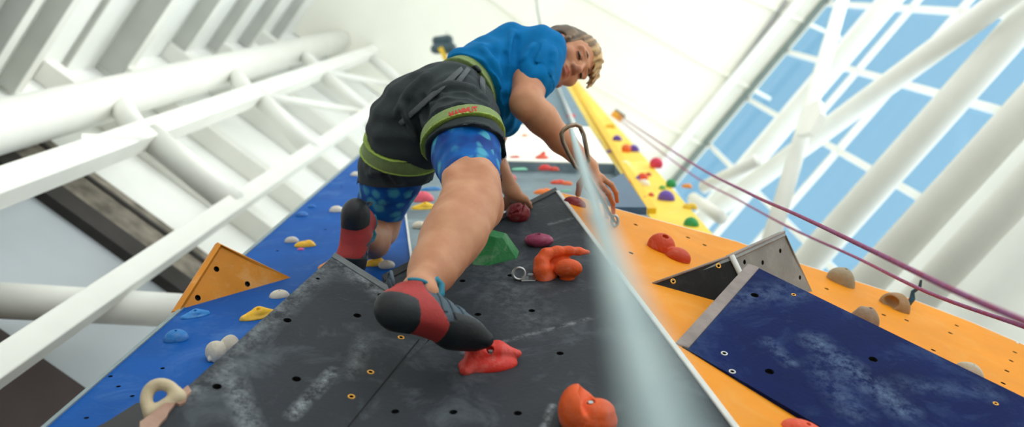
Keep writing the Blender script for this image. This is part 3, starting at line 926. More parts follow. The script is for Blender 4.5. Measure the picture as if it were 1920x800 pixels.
def hold(label, pl, px, py, wpx, kind, col, tall=1.0, rot=0.0, asp=1.0, group=None, cat='climbing hold', q=22, bolt=None, seed=0, off=0.0):
    """(px,py) is where the middle of its foot touches the wall; wpx its breadth in the photo"""
    o, x, u, n = pl.frame(px, py)
    o = o + n * off
    s = wpx * pl.d(px, py) / F / 2
    if rot:
        c, sn = math.cos(rot), math.sin(rot); x, u = x * c + u * sn, u * c - x * sn
    V, Q = hold_field(kind, q, seed)
    B = np.stack([x * s, u * s * asp, n * s * tall])
    m = holdmat('%d_%d_%d' % col, col)
    ob = put('climbing_hold', W(o + V @ B), Q, m, None, W(o), True)
    tag(ob, label, cat, group)
    if bolt:
        bx, by, bz = bolt
        c0 = o + np.array([bx, by, bz]) @ B
        r = .0065
        V2, F2 = tube_mesh([W(c0), W(c0 + n * .006)], [r, r * .9], 6)
        fix(put('bolt', V2, F2, M_steel, ob, None, False))
    return ob

RED = (206, 34, 44); ORG = (236, 96, 38); PINK = (222, 84, 110); PURP = (96, 66, 168); GRN = (26, 150, 84); YLW = (246, 188, 30); CREAM = (222, 214, 198); SKYB = (30, 132, 208); STONE = (176, 160, 134)
# charcoal wall
hold('dark red cleft ball hold at the top left edge of the charcoal wall', DARK, 972, 411, 48, 'split', (128, 14, 26), .95, 0, .9, q=30)
hold('large faceted green hold beside the right calf', DARK, 922, 478, 100, 'facet', (8, 118, 54), 1.12, .45, .95, q=34)
hold('plum egg-shaped hold between the green hold and the pale rope', DARK, 1010, 459, 55, 'egg', (150, 48, 88), .92, 0, .8, q=30, bolt=(-.08, -.02, .66))
hold('orange sweeping jug hold with a round ball in its crook, left of the pale rope', DARK, 1049, 514, 98, 'swoop', (226, 84, 16), .95, .05, .9, q=40)
hold('red foothold under the toe of the right shoe', DARK, 915, 683, 112, 'foot', (214, 38, 20), .9, .12, 1.0, q=40, bolt=(.08, -.1, .55))
hold('orange two-lobed hold at the bottom edge of the photo on the charcoal wall', DARK, 1099, 794, 106, 'lips', (232, 90, 24), 1.12, -.1, 1.0, q=40, bolt=(.14, -.02, .72))
# amber wall
hold('red orange double-domed hold alone on the upper amber wall', YEL, 1252, 474, 86, 'double', (206, 66, 20), .78, -.18, .9, q=34)
hold('smooth stone-coloured hold on the amber wall just right of the grey wedge face', YEL, 1575, 529, 55, 'stone', (160, 146, 118), 1.1, -.25, .8, q=26, seed=1)
hold('hollow stone-coloured hold with a blue tied cord on the amber wall', YEL, 1676, 575, 58, 'hollow', (164, 128, 84), .98, -.25, .8, q=28, seed=2)
hold('stone-coloured hold half hidden behind the upper edge of the navy box', YEL, 1620, 603, 52, 'stone', (150, 132, 114), 1.25, -.2, .8, q=24, seed=5)
hold('pale stone hold barely showing over the navy box towards the right edge', YEL, 1816, 702, 54, 'stone', (190, 180, 160), .95, -.2, .8, q=22, seed=6)
hold('orange red hold cut off by the bottom edge on the amber wall', YEL, 1508, 812, 90, 'dome', (232, 84, 48), .62, 0, .7, q=30)
hold('maroon hold under the wrist at the top of the amber wall', YEL, 1078, 382, 44, 'dome', (140, 30, 44), .72, 0, .7, q=24)
# blue wall
hold('round sky blue hold on the lower left of the blue wall', BLUE, 331, 636, 46, 'dome', (24, 120, 196), 1.0, 0, 1, q=24)
hold('long sky blue hold right below the ochre triangle', BLUE, 366, 592, 56, 'long', SKYB, .7, .3, 1, q=24)
hold('long yellow hold half hidden by the charcoal wedge', BLUE, 484, 594, 72, 'long', YLW, .8, .35, 1, q=24)
hold('chalky white and yellow hold at the edge of the charcoal wedge', BLUE, 418, 668, 86, 'chip', (214, 206, 190), 1.1, .7, 1, q=26, seed=4)
hold('small yellow knob sitting above the chalky white hold', BLUE, 433, 646, 22, 'dome', YLW, .9, .5, .8, q=16)
hold('white dome hold right of the ochre triangle tip', BLUE, 524, 556, 38, 'dome', CREAM, .85, .1, .8, q=22)
hold('pale grey hold beside the yellow hold on the blue wall', BLUE, 547, 453, 27, 'dome', (200, 196, 190), .9, 0, .8, q=18)
hold('yellow knobbly hold with a pale neighbour, on the middle of the blue wall', BLUE, 572, 461, 40, 'low', YLW, 1.0, 0, .9, q=22)
hold('tiny pink hold under the yellow one on the blue wall', BLUE, 564, 468, 13, 'dome', (226, 90, 150), .7, 0, .8, q=12)
hold('small mid blue hold, lower of two high on the blue wall', BLUE, 566, 404, 24, 'dome', (20, 110, 190), .8, 0, .8, q=16)
hold('small mid blue hold, upper of two high on the blue wall', BLUE, 585, 388, 15, 'dome', (20, 110, 190), .8, 0, .8, q=14)
hold('white hold just left of the heel of the left shoe', BLUE, 631, 396, 27, 'dome', CREAM, .95, 0, .8, q=18)
hold('small white hold high on the blue wall beside the shorts', BLUE, 667, 329, 20, 'dome', CREAM, .9, 0, .8, q=16)
hold('orange hold under the left shoe at the tip of the charcoal wedge', BLUE, 622, 500, 56, 'long', (236, 150, 70), .8, .4, .9, q=20)
hold('yellow jug hold beside the left ankle', BLUE, 703, 496, 42, 'low', (244, 190, 40), 1.1, .3, .9, q=22)
hold('cream block hold right of the yellow jug below the knee', BLUE, 725, 502, 32, 'round', CREAM, .75, 0, .8, q=20)
# grey wall
hold('pink dome hold on the grey wall between the legs', BLUE, 792, 376, 44, 'dome', (232, 92, 112), .95, 0, .8, q=22)
hold('small flat blue hold above the pink dome', BLUE, 808, 356, 40, 'low', (16, 120, 190), .55, 0, .7, q=18)
hold('yellow pointed hold under the pink dome', BLUE, 796, 391, 50, 'long', (250, 196, 30), .75, .05, .9, q=22)
hold('cream block hold, lowest of the column on the grey wall', BLUE, 787, 427, 28, 'round', (226, 216, 196), .75, 0, .8, q=18)
hold('tiny yellow hold at the edge of the raised leg loop', BLUE, 806, 323, 14, 'dome', YLW, .8, 0, .8, q=12)
hold('coral hold just right of the right thigh', BLUE, 955, 336, 28, 'dome', (232, 84, 84), .9, -.4, .8, q=18)
hold('pale green hold high on the grey wall', BLUE, 974, 318, 32, 'low', (120, 196, 168), .45, 0, .8, q=16)
hold('orange hold close above the tip of the charcoal wall', BLUE, 1019, 362, 38, 'low', (244, 122, 34), .85, .1, .8, q=20)
hold('red hold right of the orange one near the forearm', BLUE, 1046, 344, 30, 'low', (226, 72, 44), .9, 0, .8, q=18)
hold('orange neighbour touching the red hold near the forearm', BLUE, 1064, 346, 20, 'dome', (236, 110, 50), .8, 0, .8, q=16)
hold('scarlet hold in the middle of the grey wall', BLUE, 1022, 318, 26, 'dome', (222, 52, 46), .9, 0, .8, q=18)
hold('scarlet side hold right of its twin on the grey wall', BLUE, 1039, 319, 20, 'dome', (214, 60, 40), .8, 0, .8, q=16)
hold('red orange hold on the pale band near the forearm', BLUE, 1016, 296, 28, 'horn', (232, 80, 50), .8, 0, .9, q=16)
hold('thin red hold at the lower border of the pale band', BLUE, 965, 295, 20, 'low', (214, 64, 64), .6, 0, .7, q=14)
hold('orange hold on the pale band under the shirt hem', BLUE, 964, 236, 17, 'dome', (244, 130, 40), .9, 0, .8, q=14)
hold('small peach hold on the pale band beside the elbow', BLUE, 984, 255, 11, 'dome', (244, 160, 110), .8, 0, .8, q=12)
hold('mint hold at the foot of the pale strip by the rope', BLUE, 1062, 358, 20, 'low', (96, 190, 150), .4, 0, .8, q=12)
hold('small white hold peeping out right of the knee', BLUE, 921, 385, 14, 'dome', CREAM, .8, 0, .8, q=12)
hold('bright red hold just under the chin', BLUE, 1047, 160, 16, 'dome', (226, 44, 70), .8, 0, .8, q=14)
hold('bright red hold on the panel edge above the carabiner', BLUE, 1071, 219, 17, 'dome', (220, 40, 60), .8, 0, .8, q=14)
# far lemon wall
FH = [(1112, 274, 24, 'dome', PURP, 'large purple hold on the left rim of the lemon wall'), (1157, 263, 14, 'dome', PURP, 'purple hold in the upper part of the lemon wall, below a yellow one'),
      (1145, 239, 16, 'low', (240, 190, 40), 'yellow hold at the top of the lemon wall'), (1188, 283, 17, 'dome', PURP, 'purple hold right of the orange one, upper lemon wall'),
      (1174, 284, 14, 'round', (240, 110, 50), 'orange ball hold between two purple ones, upper lemon wall'), (1230, 314, 19, 'round', (222, 48, 86), 'crimson ball hold at the right rim of the lemon wall'),
      (1205, 335, 16, 'dome', (228, 80, 44), 'orange red hold in the middle cluster of the lemon wall'), (1216, 329, 9, 'dome', (190, 60, 40), 'tiny rust hold in the middle cluster of the lemon wall'),
      (1193, 343, 17, 'horn', PURP, 'purple horn hold in the middle cluster of the lemon wall'), (1176, 346, 12, 'dome', (222, 92, 30), 'dark orange hold at the left of the middle cluster, lemon wall'),
      (1258, 350, 15, 'round', GRN, 'green ball hold near the right rim of the lemon wall'), (1242, 354, 10, 'dome', (90, 170, 70), 'tiny green hold atop the big purple one, lemon wall'),
      (1249, 374, 25, 'dome', (104, 72, 180), 'biggest purple hold, low on the lemon wall'), (1209, 378, 15, 'dome', (232, 84, 44), 'orange red hold, lowest of its cluster on the lemon wall'),
      (1221, 367, 9, 'dome', (200, 60, 50), 'tiny red hold beside the lowest orange red one, lemon wall'), (1194, 368, 12, 'low', (150, 110, 170), 'faint lilac hold on the lower left rim of the lemon wall'),
      (1296, 422, 22, 'dome', (40, 156, 84), 'green hold at the foot of the lemon wall'), (1288, 351, 16, 'low', (240, 150, 50), 'orange hold at the right rim of the lemon wall, nearest the struts'),
      (1294, 390, 22, 'low', (240, 200, 60), 'yellow hold low on the right rim of the lemon wall'), (1172, 311, 14, 'dome', (250, 246, 230), 'white hold in the middle of the lemon wall, upper of two'),
      (1208, 347, 16, 'dome', (250, 240, 226), 'white hold right of the purple horn, lemon wall'), (1142, 286, 9, 'dome', (150, 110, 150), 'tiny mauve hold low on the gold ridge of the lemon wall')]
for i, (px, py, wpx, kd, c, lab) in enumerate(FH):
    hold(lab, FARY, px, py, wpx * 1.4, kd, c, 1.2, -.5, .9, q=14)

# ring hold at the wedge's left edge
t0 = P(262, 772, 1.83); 
rc = P(305, 752, 1.84)
xr = nrm(P(350, 726, 1.86) - P(268, 778, 1.83)); zr = nrm(np.array([0, -.35, -1])); ur = nrm(np.cross(zr, xr)); ur = -ur if ur[1] > 0 else ur
fl = Field((-.07, -.05, -.04), (.07, .075, .04), .0022)
def arc_pts(a0, a1, rx, ry, n):
    return [np.array([rx * math.cos(t), ry * math.sin(t), 0]) for t in np.linspace(a0, a1, n)]
ap = arc_pts(-.15, math.pi + .15, .028, .036, 13)
for p_, q_ in zip(ap[:-1], ap[1:]): fl.cone(p_, q_, .0105, .0105, .005)
fl.cone((-.029, -.010, 0), (.029, -.010, 0), .0135, .0135, .010)
Bm = np.stack([xr, ur, nrm(np.cross(xr, ur))])
if np.linalg.det(Bm) < 0: Bm[2] *= -1
tag(field_obj('climbing_hold', fl, holdmat('beige', (212, 194, 160)), None, W(rc), 1, lambda V: W(rc + V @ Bm)), 'beige ring-shaped hold at the left edge of the charcoal wedge', 'climbing hold')

# bolt hanger left of the sweeping jug
o, x, u, n = DARK.frame(986, 524)
t = thing('bolt_hanger', 'steel bolt hanger ring just left of the orange sweeping jug', 'bolt hanger', W(o))
pts = [o + x * (-.018 + .016 * math.cos(a)) + n * (.017 + .014 * math.sin(a)) + u * .006 * math.sin(a) for a in np.linspace(0, 2 * math.pi, 26, endpoint=False)]
V, Fc = tube_mesh(W(np.array(pts)), .0042, 8, closed=True); fix(put('eye', V, Fc, M_steel, t))
pts = [o + x * a + u * b for a, b in ((-.012, -.016), (.024, -.014), (.03, 0), (.024, .016), (-.012, .016))]
bevel_mod(bm_put('plate', slab_bm([W(p_ + n * .004) for p_ in pts], WD(-n * .004)), M_steel, t), .001)
V, Fc = tube_mesh([W(o + x * .012 + n * .003), W(o + x * .012 + n * .016)], .009, 6); fix(put('bolt_head', V, Fc, M_steel, t, None, False))

# tied cord on the hollow stone hold
o, x, u, n = YEL.frame(1700, 575)
kp = [(.0, .0, .0), (.006, .01, .03), (.0, .02, .05), (.012, .01, .075), (.006, .0, .1)]
V, Fc = tube_mesh(W(np.array([o + x * a + u * b + n * c for a, b, c in kp])), [.008, .010, .007, .006, .004], 8)
tag(fix(put('tied_cord', V, Fc, mat('teal_cord', (10, 112, 150), .7, .3, 80, rgb2=(60, 60, 60)))), 'short knotted blue cord sticking up from the hollow stone hold', 'cord')

# ------------------------------------------------------------------ ropes and hardware
ra = P(1071, 244, 2.76); rb = P(1248, 812, .19)
path = [ra * (1 - t_) + rb * t_ for t_ in np.linspace(0, 1, 40)]
d_ = nrm(rb - ra); path += [rb + d_ * .05 + np.array([0, .05, 0]) * k for k in (0, 1, 2)]
V, Fc = tube_mesh(W(np.array(path)), .0056, 12)
tag(fix(put('climbing_rope', V, Fc, M_rope)), 'pale blue climbing rope running from the carabiner close past the lens', 'rope')
# its run from the carabiner to the harness
hr = [P(1071, 247, 3.03), P(1064, 262, 3.06), P(1020, 262, 3.14), P(960, 230, 3.16), P(925, 215, 3.1)]

# carabiner and sling
ax = nrm(P(1096, 318, 2.80) - P(1068, 235, 2.76)); sx_ = nrm(np.cross(ax, np.array([0, 0, 1.0])))
sx_ = nrm(sx_ + np.array([0, 0, .25])); sx_ = nrm(sx_ - ax * float(sx_ @ ax))
sx_ = -sx_ if sx_[0] < 0 else sx_
cen = P(1080, 276, 2.78)
qd = thing('quickdraw', 'bronze carabiner on a short sling that the pale rope runs through', 'quickdraw', W(cen))
outl = [(-.5, .022), (-.42, .033), (-.2, .036), (.15, .030), (.42, .024), (.52, .012), (.54, 0), (.52, -.012), (.42, -.022), (.1, -.029), (-.25, -.034), (-.43, -.030), (-.5, -.018), (-.53, 0)]
body = [cen + ax * a * .125 + sx_ * b * .95 for a, b in outl]
V, Fc = tube_mesh(W(np.array(body)), .0066, 10, closed=True); fix(put('carabiner', V, Fc, M_bronze, qd))
V, Fc = tube_mesh([W(cen + ax * -.4 * .125 + sx_ * .0335 + np.array([0, 0, -.002])), W(cen + ax * .4 * .125 + sx_ * .0245 + np.array([0, 0, -.002]))], .004, 8); fix(put('gate', V, Fc, M_steel, qd))
s0 = cen + ax * .062; s1 = YEL.p(1149, 424, .015)
V, Fc = bar_mesh(W(s0), W(s1), .016, .004, WD(YEL.out)); fix(put('sling', V, Fc, mat('dark_sling', (70, 76, 84), .7, .1), qd, None, False))
pts = [s1 + YEL.out * .004 + np.array([.010 * math.cos(a), .016 * math.sin(a), 0]) for a in np.linspace(0, 2 * math.pi, 20, endpoint=False)]
V, Fc = tube_mesh(W(np.array(pts)), .0048, 8, closed=True); fix(put('lower_carabiner', V, Fc, M_steel, qd))

# red ropes from the lemon wall's top anchor to the right
def rope(pts, r, m, label):
    pts = np.array([P(*p_) for p_ in pts])
    # smooth through the points
    n_ = len(pts); out = []
    for i in range(n_ - 1):
        p0 = pts[max(i - 1, 0)]; p1 = pts[i]; p2 = pts[i + 1]; p3 = pts[min(i + 2, n_ - 1)]
        for t_ in np.linspace(0, 1, 8, endpoint=False):
            out.append(.5 * ((2 * p1) + (-p0 + p2) * t_ + (2 * p0 - 5 * p1 + 4 * p2 - p3) * t_ ** 2 + (-p0 + 3 * p1 - 3 * p2 + p3) * t_ ** 3))
    out.append(pts[-1])
    V, Fc = tube_mesh(W(np.array(out)), r, 10)
    return tag(fix(put('climbing_rope', V, Fc, m)), label, 'rope')
rope([(1160, 216, 9.0), (1288, 300, 5.0), (1400, 360, 3.4), (1500, 405, 2.6), (1640, 472, 1.95), (1790, 545, 1.52), (1925, 604, 1.28), (2080, 672, 1.05)], .0052, M_redrope, 'crimson rope, upper and thicker of the two crossing the right side')
rope([(1158, 222, 9.0), (1290, 322, 6.4), (1380, 372, 5.2), (1480, 426, 4.2), (1600, 480, 3.3), (1740, 548, 2.6), (1925, 614, 2.1), (2080, 676, 1.8)], .0052, M_redrope, 'crimson rope, lower and thinner of the two crossing the right side')
an = thing('rope_anchor', 'small orange and grey anchor block where the crimson ropes start', 'rope anchor', PW(1158, 215, 9.0))
xa = nrm(P(1168, 223, 9) - P(1148, 208, 9))
bevel_mod(fix(put('orange_block', *bar_mesh(PW(1148, 211, 9.0), PW(1166, 225, 9.0), .055, .09, WD([0, 0, 1])), mat('anchor_orange', (236, 170, 50), .5, .1), an, None, False)), .008)
bevel_mod(fix(put('grey_block', *bar_mesh(PW(1152, 207, 9.02), PW(1171, 221, 9.02), .04, .08, WD([0, 0, 1])), mat('anchor_grey', (90, 84, 80), .5, .1), an, None, False)), .008)

# pulley block high above the back
pb = thing('pulley_block', 'dark pulley block with a yellow sling hanging high above the lower back', 'pulley', PW(830, 88, 9.0))
fl = Field((-.16, -.14, -.1), (.16, .14, .1), .008)
fl.cone((-.06, -.045, 0), (.05, -.05, 0), .04, .05, .02); fl.cone((-.07, .035, 0), (.08, .03, 0), .045, .055, .02); fl.cone((.08, .03, 0), (.13, .10, 0), .03, .012, .02)
o0 = P(830, 85, 9.0)
field_obj('housing', fl, mat('dark_pulley', (64, 84, 92), .5, .3, 12), pb, None, 1, lambda V: W(o0 + V))
V, Fc = bar_mesh(W(o0 + np.array([-.02, .03, -.06])), W(o0 + np.array([.05, .17, -.03])), .045, .012, WD([0, 0, 1])); fix(put('sling', V, Fc, mat('yellow_sling', (244, 200, 60), .6, .1), pb, None, False))
V, Fc = tube_mesh([W(o0), W(P(838, 60, 11.5))], .012, 8); fix(put('hanger', V, Fc, M_steel, pb))

# ------------------------------------------------------------------ the climber
HB = .004
man = thing('person', 'climber in blue t-shirt and dark shorts, looking down over the right shoulder', 'person', PW(820, 230, 2.85))

def wave(p, dirs, amp):
    s = 0
    for k, ph in dirs:
        s = s + np.sin(p @ np.asarray(k, np.float32) + ph)
    return s * amp
def tri_noise(p, seed, fr, amp, n=5):
    r_ = np.random.default_rng(seed); s = 0
    for i in range(n):
        k = (r_.normal(size=3) * fr).astype(np.float32); s = s + np.sin(p @ k + r_.uniform(0, 6.28))
    return (s * amp / n).astype(np.float32)

# joints (photo position, distance)
hipR, kneeR, ankR = P(862, 222, 2.80), P(886, 383, 2.40), P(784, 546, 2.05)
hipL, kneeL, ankL = P(768, 258, 2.92), P(712, 428, 3.20), P(676, 434, 2.86)
shR, elR, wrR = P(1010, 102, 3.10), P(987, 194, 2.90), P(1106, 314, 2.99)
shL, elL, wrL = P(955, 172, 3.34), P(916, 286, 3.18), P(960, 358, 3.0)
waist = P(880, 168, 3.0)

# head frame
hU = nrm([.74, -.38, .55]); hF = np.array([.66, .285, -.69]); hF = nrm(hF - hU * (hF @ hU)); hR = np.cross(hF, hU)
eye_mid = P(1087, 121, 3.2)
HO = eye_mid - hF * .085
HAX = np.stack([hR, hF, hU])
HS = 1.06
def H(r, f, u): return HO + HS * (hR * r + hF * f + hU * u)

lo = np.array([-.62, -.75, 1.85]); hi = np.array([.45, .42, 3.55])
body = Field(lo, hi, HB)
# right leg
body.chain([(hipR, .080), (P(874, 290, 2.61), .085), (P(884, 345, 2.48), .069), (kneeR, .059)], .03)
body.chain([(kneeR, .060), (P(862, 414, 2.32), .059), (P(840, 455, 2.24), .055), (P(812, 505, 2.14), .041), (ankR, .0335)], .06)
gs = lambda px, py, d, r: (P(px, py, d), r)
body.chain([gs(872, 400, 2.325, .034), gs(848, 430, 2.245, .038), gs(815, 482, 2.16, .026)], .045)     # inner calf head
body.chain([gs(893, 402, 2.335, .026), gs(876, 436, 2.265, .030), gs(846, 486, 2.18, .022)], .045)     # outer calf head
body.chain([gs(846, 330, 2.415, .022), gs(850, 372, 2.355, .018), gs(853, 402, 2.315, .016)], .03)   # hamstring cords
body.chain([gs(912, 330, 2.425, .024), gs(914, 375, 2.355, .019), gs(908, 412, 2.315, .016)], .03)
body.cone(P(905, 392, 2.42), P(900, 380, 2.46), .046, .05, .03)
body.chain([gs(800, 512, 2.075, .013), gs(772, 548, 2.02, .0125)], .02)                                # achilles
body.ball(P(808, 545, 2.03), .016, .02)
body.chain([(ankR, .033), (P(800, 580, 2.03), .026), (P(868, 626, 2.05), .018)], .02)
# left leg
body.chain([(hipL, .080), (P(738, 335, 3.06), .082), (kneeL, .058)], .03)
body.chain([(kneeL, .058), (P(698, 448, 3.06), .052), (P(688, 444, 2.97), .042), (ankL, .033)], .03)
body.chain([gs(702, 460, 3.06, .04), gs(694, 452, 2.96, .03)], .02)
body.chain([(ankL, .032), (P(664, 436, 2.82), .022), (P(654, 500, 2.815), .014)], .02)
# pelvis and trunk
body.cone(hipR, hipL, .082, .082, .04); body.cone(P(820, 205, 2.9), waist, .10, .085, .04)
body.cone(waist, P(945, 140, 3.12), .095, .115, .04); body.cone(P(945, 140, 3.12), P(985, 128, 3.2), .115, .08, .04)
body.cone(shR, shL, .052, .052, .03)
# neck
body.cone(P(992, 116, 3.2), H(0, -.015, -.06), .055, .05, .03)
# arms
body.chain([(shR, .056), (P(993, 152, 2.99), .056), (elR, .048)], .02)
body.chain([(elR, .048), (P(1016, 222, 2.91), .047), (P(1052, 262, 2.94), .038), (wrR, .0265)], .02)
body.cone(P(983, 206, 2.87), P(990, 196, 2.9), .022, .03, .02)
body.cone(P(1003, 205, 2.885), P(1034, 246, 2.91), .026, .026, .02)
body.chain([(shL, .052), (elL, .040), (P(930, 316, 3.1), .039), (wrL, .026)], .02)

def hand(wr, knuckles, chains, thumb, pr=.014):
    c = np.mean([k[0] for k in knuckles], 0)
    body.cone(wr, wr * .45 + c * .55, .023, .019, .012)
    for kk, r in knuckles: body.cone(wr * .75 + c * .25, kk, pr, r + .0015, .010)
    for a, b in zip(knuckles[:-1], knuckles[1:]): body.cone(a[0], b[0], a[1], b[1], .008)
    for (kk, r), ch in zip(knuckles, chains):
        prev, pr_ = kk, r
        for i, q in enumerate(ch):
            rr = r * (.93, .84, .72)[i]
            body.cone(prev, q, pr_, rr, .0035); body.ball(q, rr * 1.03, .003)
            prev, pr_ = q, rr
    prev, pr_ = thumb[0], .014
    for i, q in enumerate(thumb[1:]):
        rr = (.0115, .0095)[min(i, 1)]
        body.cone(prev, q, pr_, rr, .006); prev, pr_ = q, rr
# right hand: fingers over the top edge of the amber wall (little finger outermost)
kn = [(P(1128, 333, 2.985), .0094), (P(1121, 341, 2.975), .0098), (P(1112, 347, 2.97), .0100), (P(1103, 351, 2.972), .0096)]
chn = [[P(1146, 346, 2.975), P(1155, 361, 3.02), P(1157, 377, 3.07)], [P(1141, 362, 2.965), P(1149, 381, 3.01), P(1150, 398, 3.07)],
       [P(1129, 370, 2.96), P(1136, 392, 3.0), P(1137, 408, 3.06)], [P(1115, 373, 2.965), P(1120, 393, 3.0), P(1121, 408, 3.06)]]
hand(wrR, kn, chn, [P(1100, 328, 2.99), P(1088, 345, 3.0), P(1084, 364, 3.03)])
# left hand: behind and over the dark red ball
o_, x_, u_, n_ = DARK.frame(972, 412)
kn = [(P(962, 373, 3.035), .0094), (P(970, 372, 3.02), .0098), (P(978, 372, 3.01), .0098), (P(985, 373, 3.005), .009)]
chn = [[P(956, 386, 3.06), P(953, 396, 3.09), P(955, 404, 3.1)], [P(966, 382, 3.06), P(964, 390, 3.1), P(966, 396, 3.12)], [P(980, 382, 3.05), P(980, 390, 3.09), P(978, 396, 3.12)], [P(992, 382, 3.03), P(995, 392, 3.06), P(993, 401, 3.08)]]
hand(wrL, kn, chn, [P(956, 366, 3.02), P(948, 376, 3.03), P(946, 390, 3.05)])

# head
def hell(c, rad, k=.01, mode='add', axes=None):
    body.ell(H(*c), HAX if axes is None else axes, np.array(rad) * HS, k, mode)
def hcone(a, b, ra, rb, k=.01, mode='add'):
    body.cone(H(*a), H(*b), ra * HS, rb * HS, k, mode)
hell((0, -.012, .035), (.073, .094, .083), .01)
hell((0, .03, -.02), (.062, .062, .085), .02)
hell((0, .038, .045), (.058, .05, .05), .02)                # forehead
for s in (-1, 1):
    hcone((s * .056, -.005, -.06), (s * .02, .062, -.108), .014, .016, .025)   # jaw
    hcone((s * .008, .086, .021), (s * .046, .074, .019), .010, .011, .012)      # brow ridge
    hell((s * .042, .06, -.03), (.024, .022, .022), .02)                        # cheekbone
    hell((s * .031, .098, -.001), (.021, .026, .0145), .010, 'sub')             # eye socket
    hell((s * .031, .0735, -.002), (.0145, .0138, .0128), .004)                 # lidded eyeball
    hcone((s * .014, .0865, -.006), (s * .046, .079, -.005), .0024, .0022, .003)   # lower lid
    hcone((s * .016, .087, .008), (s * .046, .081, .007), .0034, .003, .004)      # upper lid fold
    hell((s * .0125, .094, -.040), (.0095, .011, .0085), .006)                  # nostril wing
    hell((s * .008, .0965, -.0475), (.0042, .006, .003), .003, 'sub')
    hell((s * .0745, -.008, -.006), (.009, .021, .033), .006)                   # ear
    hell((s * .083, -.004, -.002), (.006, .012, .020), .005, 'sub')
    hcone((s * .077, .004, -.034), (s * .074, .006, -.026), .007, .008, .006)
hcone((0, .088, .008), (0, .108, -.032), .0085, .0105, .012)
hcone((0, .108, -.034), (0, .104, -.040), .0115, .010, .008)
hell((0, .070, -.068), (.030, .024, .024), .015)              # mouth mound
hcone((-.020, .084, -.0645), (0, .0925, -.062), .0042, .0058, .004); hcone((.020, .084, -.0645), (0, .0925, -.062), .0042, .0058, .004)
hcone((-.017, .083, -.0745), (0, .0905, -.0755), .0048, .0066, .004); hcone((.017, .083, -.0745), (0, .0905, -.0755), .0048, .0066, .004)
hcone((-.024, .085, -.0692), (0, .098, -.0688), .0012, .0014, .002, 'sub'); hcone((.024, .085, -.0692), (0, .098, -.0688), .0012, .0014, .002, 'sub')
hcone((0, .072, -.106), (0, .064, -.100), .019, .024, .018)   # chin
hcone((-.015, .086, -.086), (.015, .086, -.086), .004, .004, .012, 'sub')

V, Q = body.mesh(); V = relax(V, Q, 3)
bo = put('body', W(V), Q, M_skin, man)
# tint: lips, ear rims, knuckles and knees are redder
qh = (V - HO) @ HAX.T / HS
tint = np.zeros(len(V), np.float32)
lip = np.exp(-(((qh[:, 0]) / .021) ** 4 + ((qh[:, 2] + .0692) / .0105) ** 4)) * (qh[:, 1] > .076)
tint = np.maximum(tint, lip * .75)
ear = np.exp(-(((np.abs(qh[:, 0]) - .078) / .014) ** 2 + ((qh[:, 1] + .008) / .024) ** 2 + ((qh[:, 2] + .004) / .034) ** 2))
tint = np.maximum(tint, ear * .35)
nose = np.exp(-((qh[:, 0] / .016) ** 2 + ((qh[:, 1] - .105) / .014) ** 2 + ((qh[:, 2] + .035) / .014) ** 2)); tint = np.maximum(tint, nose * .25)
for hd in (P(1150, 385, 3.04), P(1130, 400, 3.03)):
    tint = np.maximum(tint, .35 * np.exp(-(np.linalg.norm(V - hd, axis=1) / .05) ** 2))
at = bo.data.attributes.new('tint', 'FLOAT', 'POINT'); at.data.foreach_set('value', tint)

# eyes: dark lash line with a sliver of iris under the lowered lids, and eyebrows
for s in (-1, 1):
    e = thing('eye', None, None, W(H(s * .031, .08, -.004))) if False else None
    fl = Field(H(s * .031, .08, -.002) - .03, H(s * .031, .08, -.002) + .03, .0011)
    pts = [(s * .017, .0845, -.0045), (s * .024, .0885, -.0058), (s * .031, .0895, -.0062), (s * .039, .0870, -.0058), (s * .046, .0815, -.0035)]
    rad = [.0014, .0030, .0036, .0031, .0016]
    for (a, ra_), (b, rb_) in zip(list(zip(pts, rad))[:-1], list(zip(pts, rad))[1:]): fl.cone(H(*a), H(*b), ra_ * HS, rb_ * HS, .001)
    field_obj('eye', fl, M_eye, man)
    fl = Field(H(s * .03, .085, .025) - .045, H(s * .03, .085, .025) + .045, .0015)
    pts = [(s * .011, .0925, .021), (s * .024, .0900, .0265), (s * .036, .0835, .0265), (s * .049, .0725, .021)]
    rad = [.0032, .0042, .0036, .0018]
    for (a, ra_), (b, rb_) in zip(list(zip(pts, rad))[:-1], list(zip(pts, rad))[1:]): fl.cone(H(*a), H(*b), ra_ * HS, rb_ * HS, .001)
    field_obj('eyebrow', fl, M_brow, man)

# hair
def mat_hair():
    m = bpy.data.materials.new('hair'); m.use_nodes = True
    N = m.node_tree.nodes; L = m.node_tree.links; b = N['Principled BSDF']
    at = N.new('ShaderNodeAttribute'); at.attribute_name = 'blond'
    r = N.new('ShaderNodeValToRGB'); r.color_ramp.elements[0].color = lin((86, 66, 48)); r.color_ramp.elements[1].color = lin((226, 190, 132))
    e = r.color_ramp.elements.new(.5); e.color = lin((140, 110, 78))
    L.new(at.outputs['Fac'], r.inputs['Fac']); L.new(r.outputs['Color'], b.inputs['Base Color'])
    b.inputs['Roughness'].default_value = .45
    return m
M_hair = mat_hair()
hf = Field(HO - .19, HO + .19, .0028)
Hs = lambda c: H(*c)
hf.ell(H(0, -.016, .040), HAX, np.array((.079, .099, .089)) * HS, .005)
hf.ell(H(0, -.03, .0), HAX, np.array((.078, .085, .085)) * HS, .01)
hf.ell(H(.022, -.040, .038), HAX, np.array((.074, .076, .085)) * HS, .02)
hf.ell(H(0, .012, .075), HAX, np.array((.068, .080, .055)) * HS, .02)
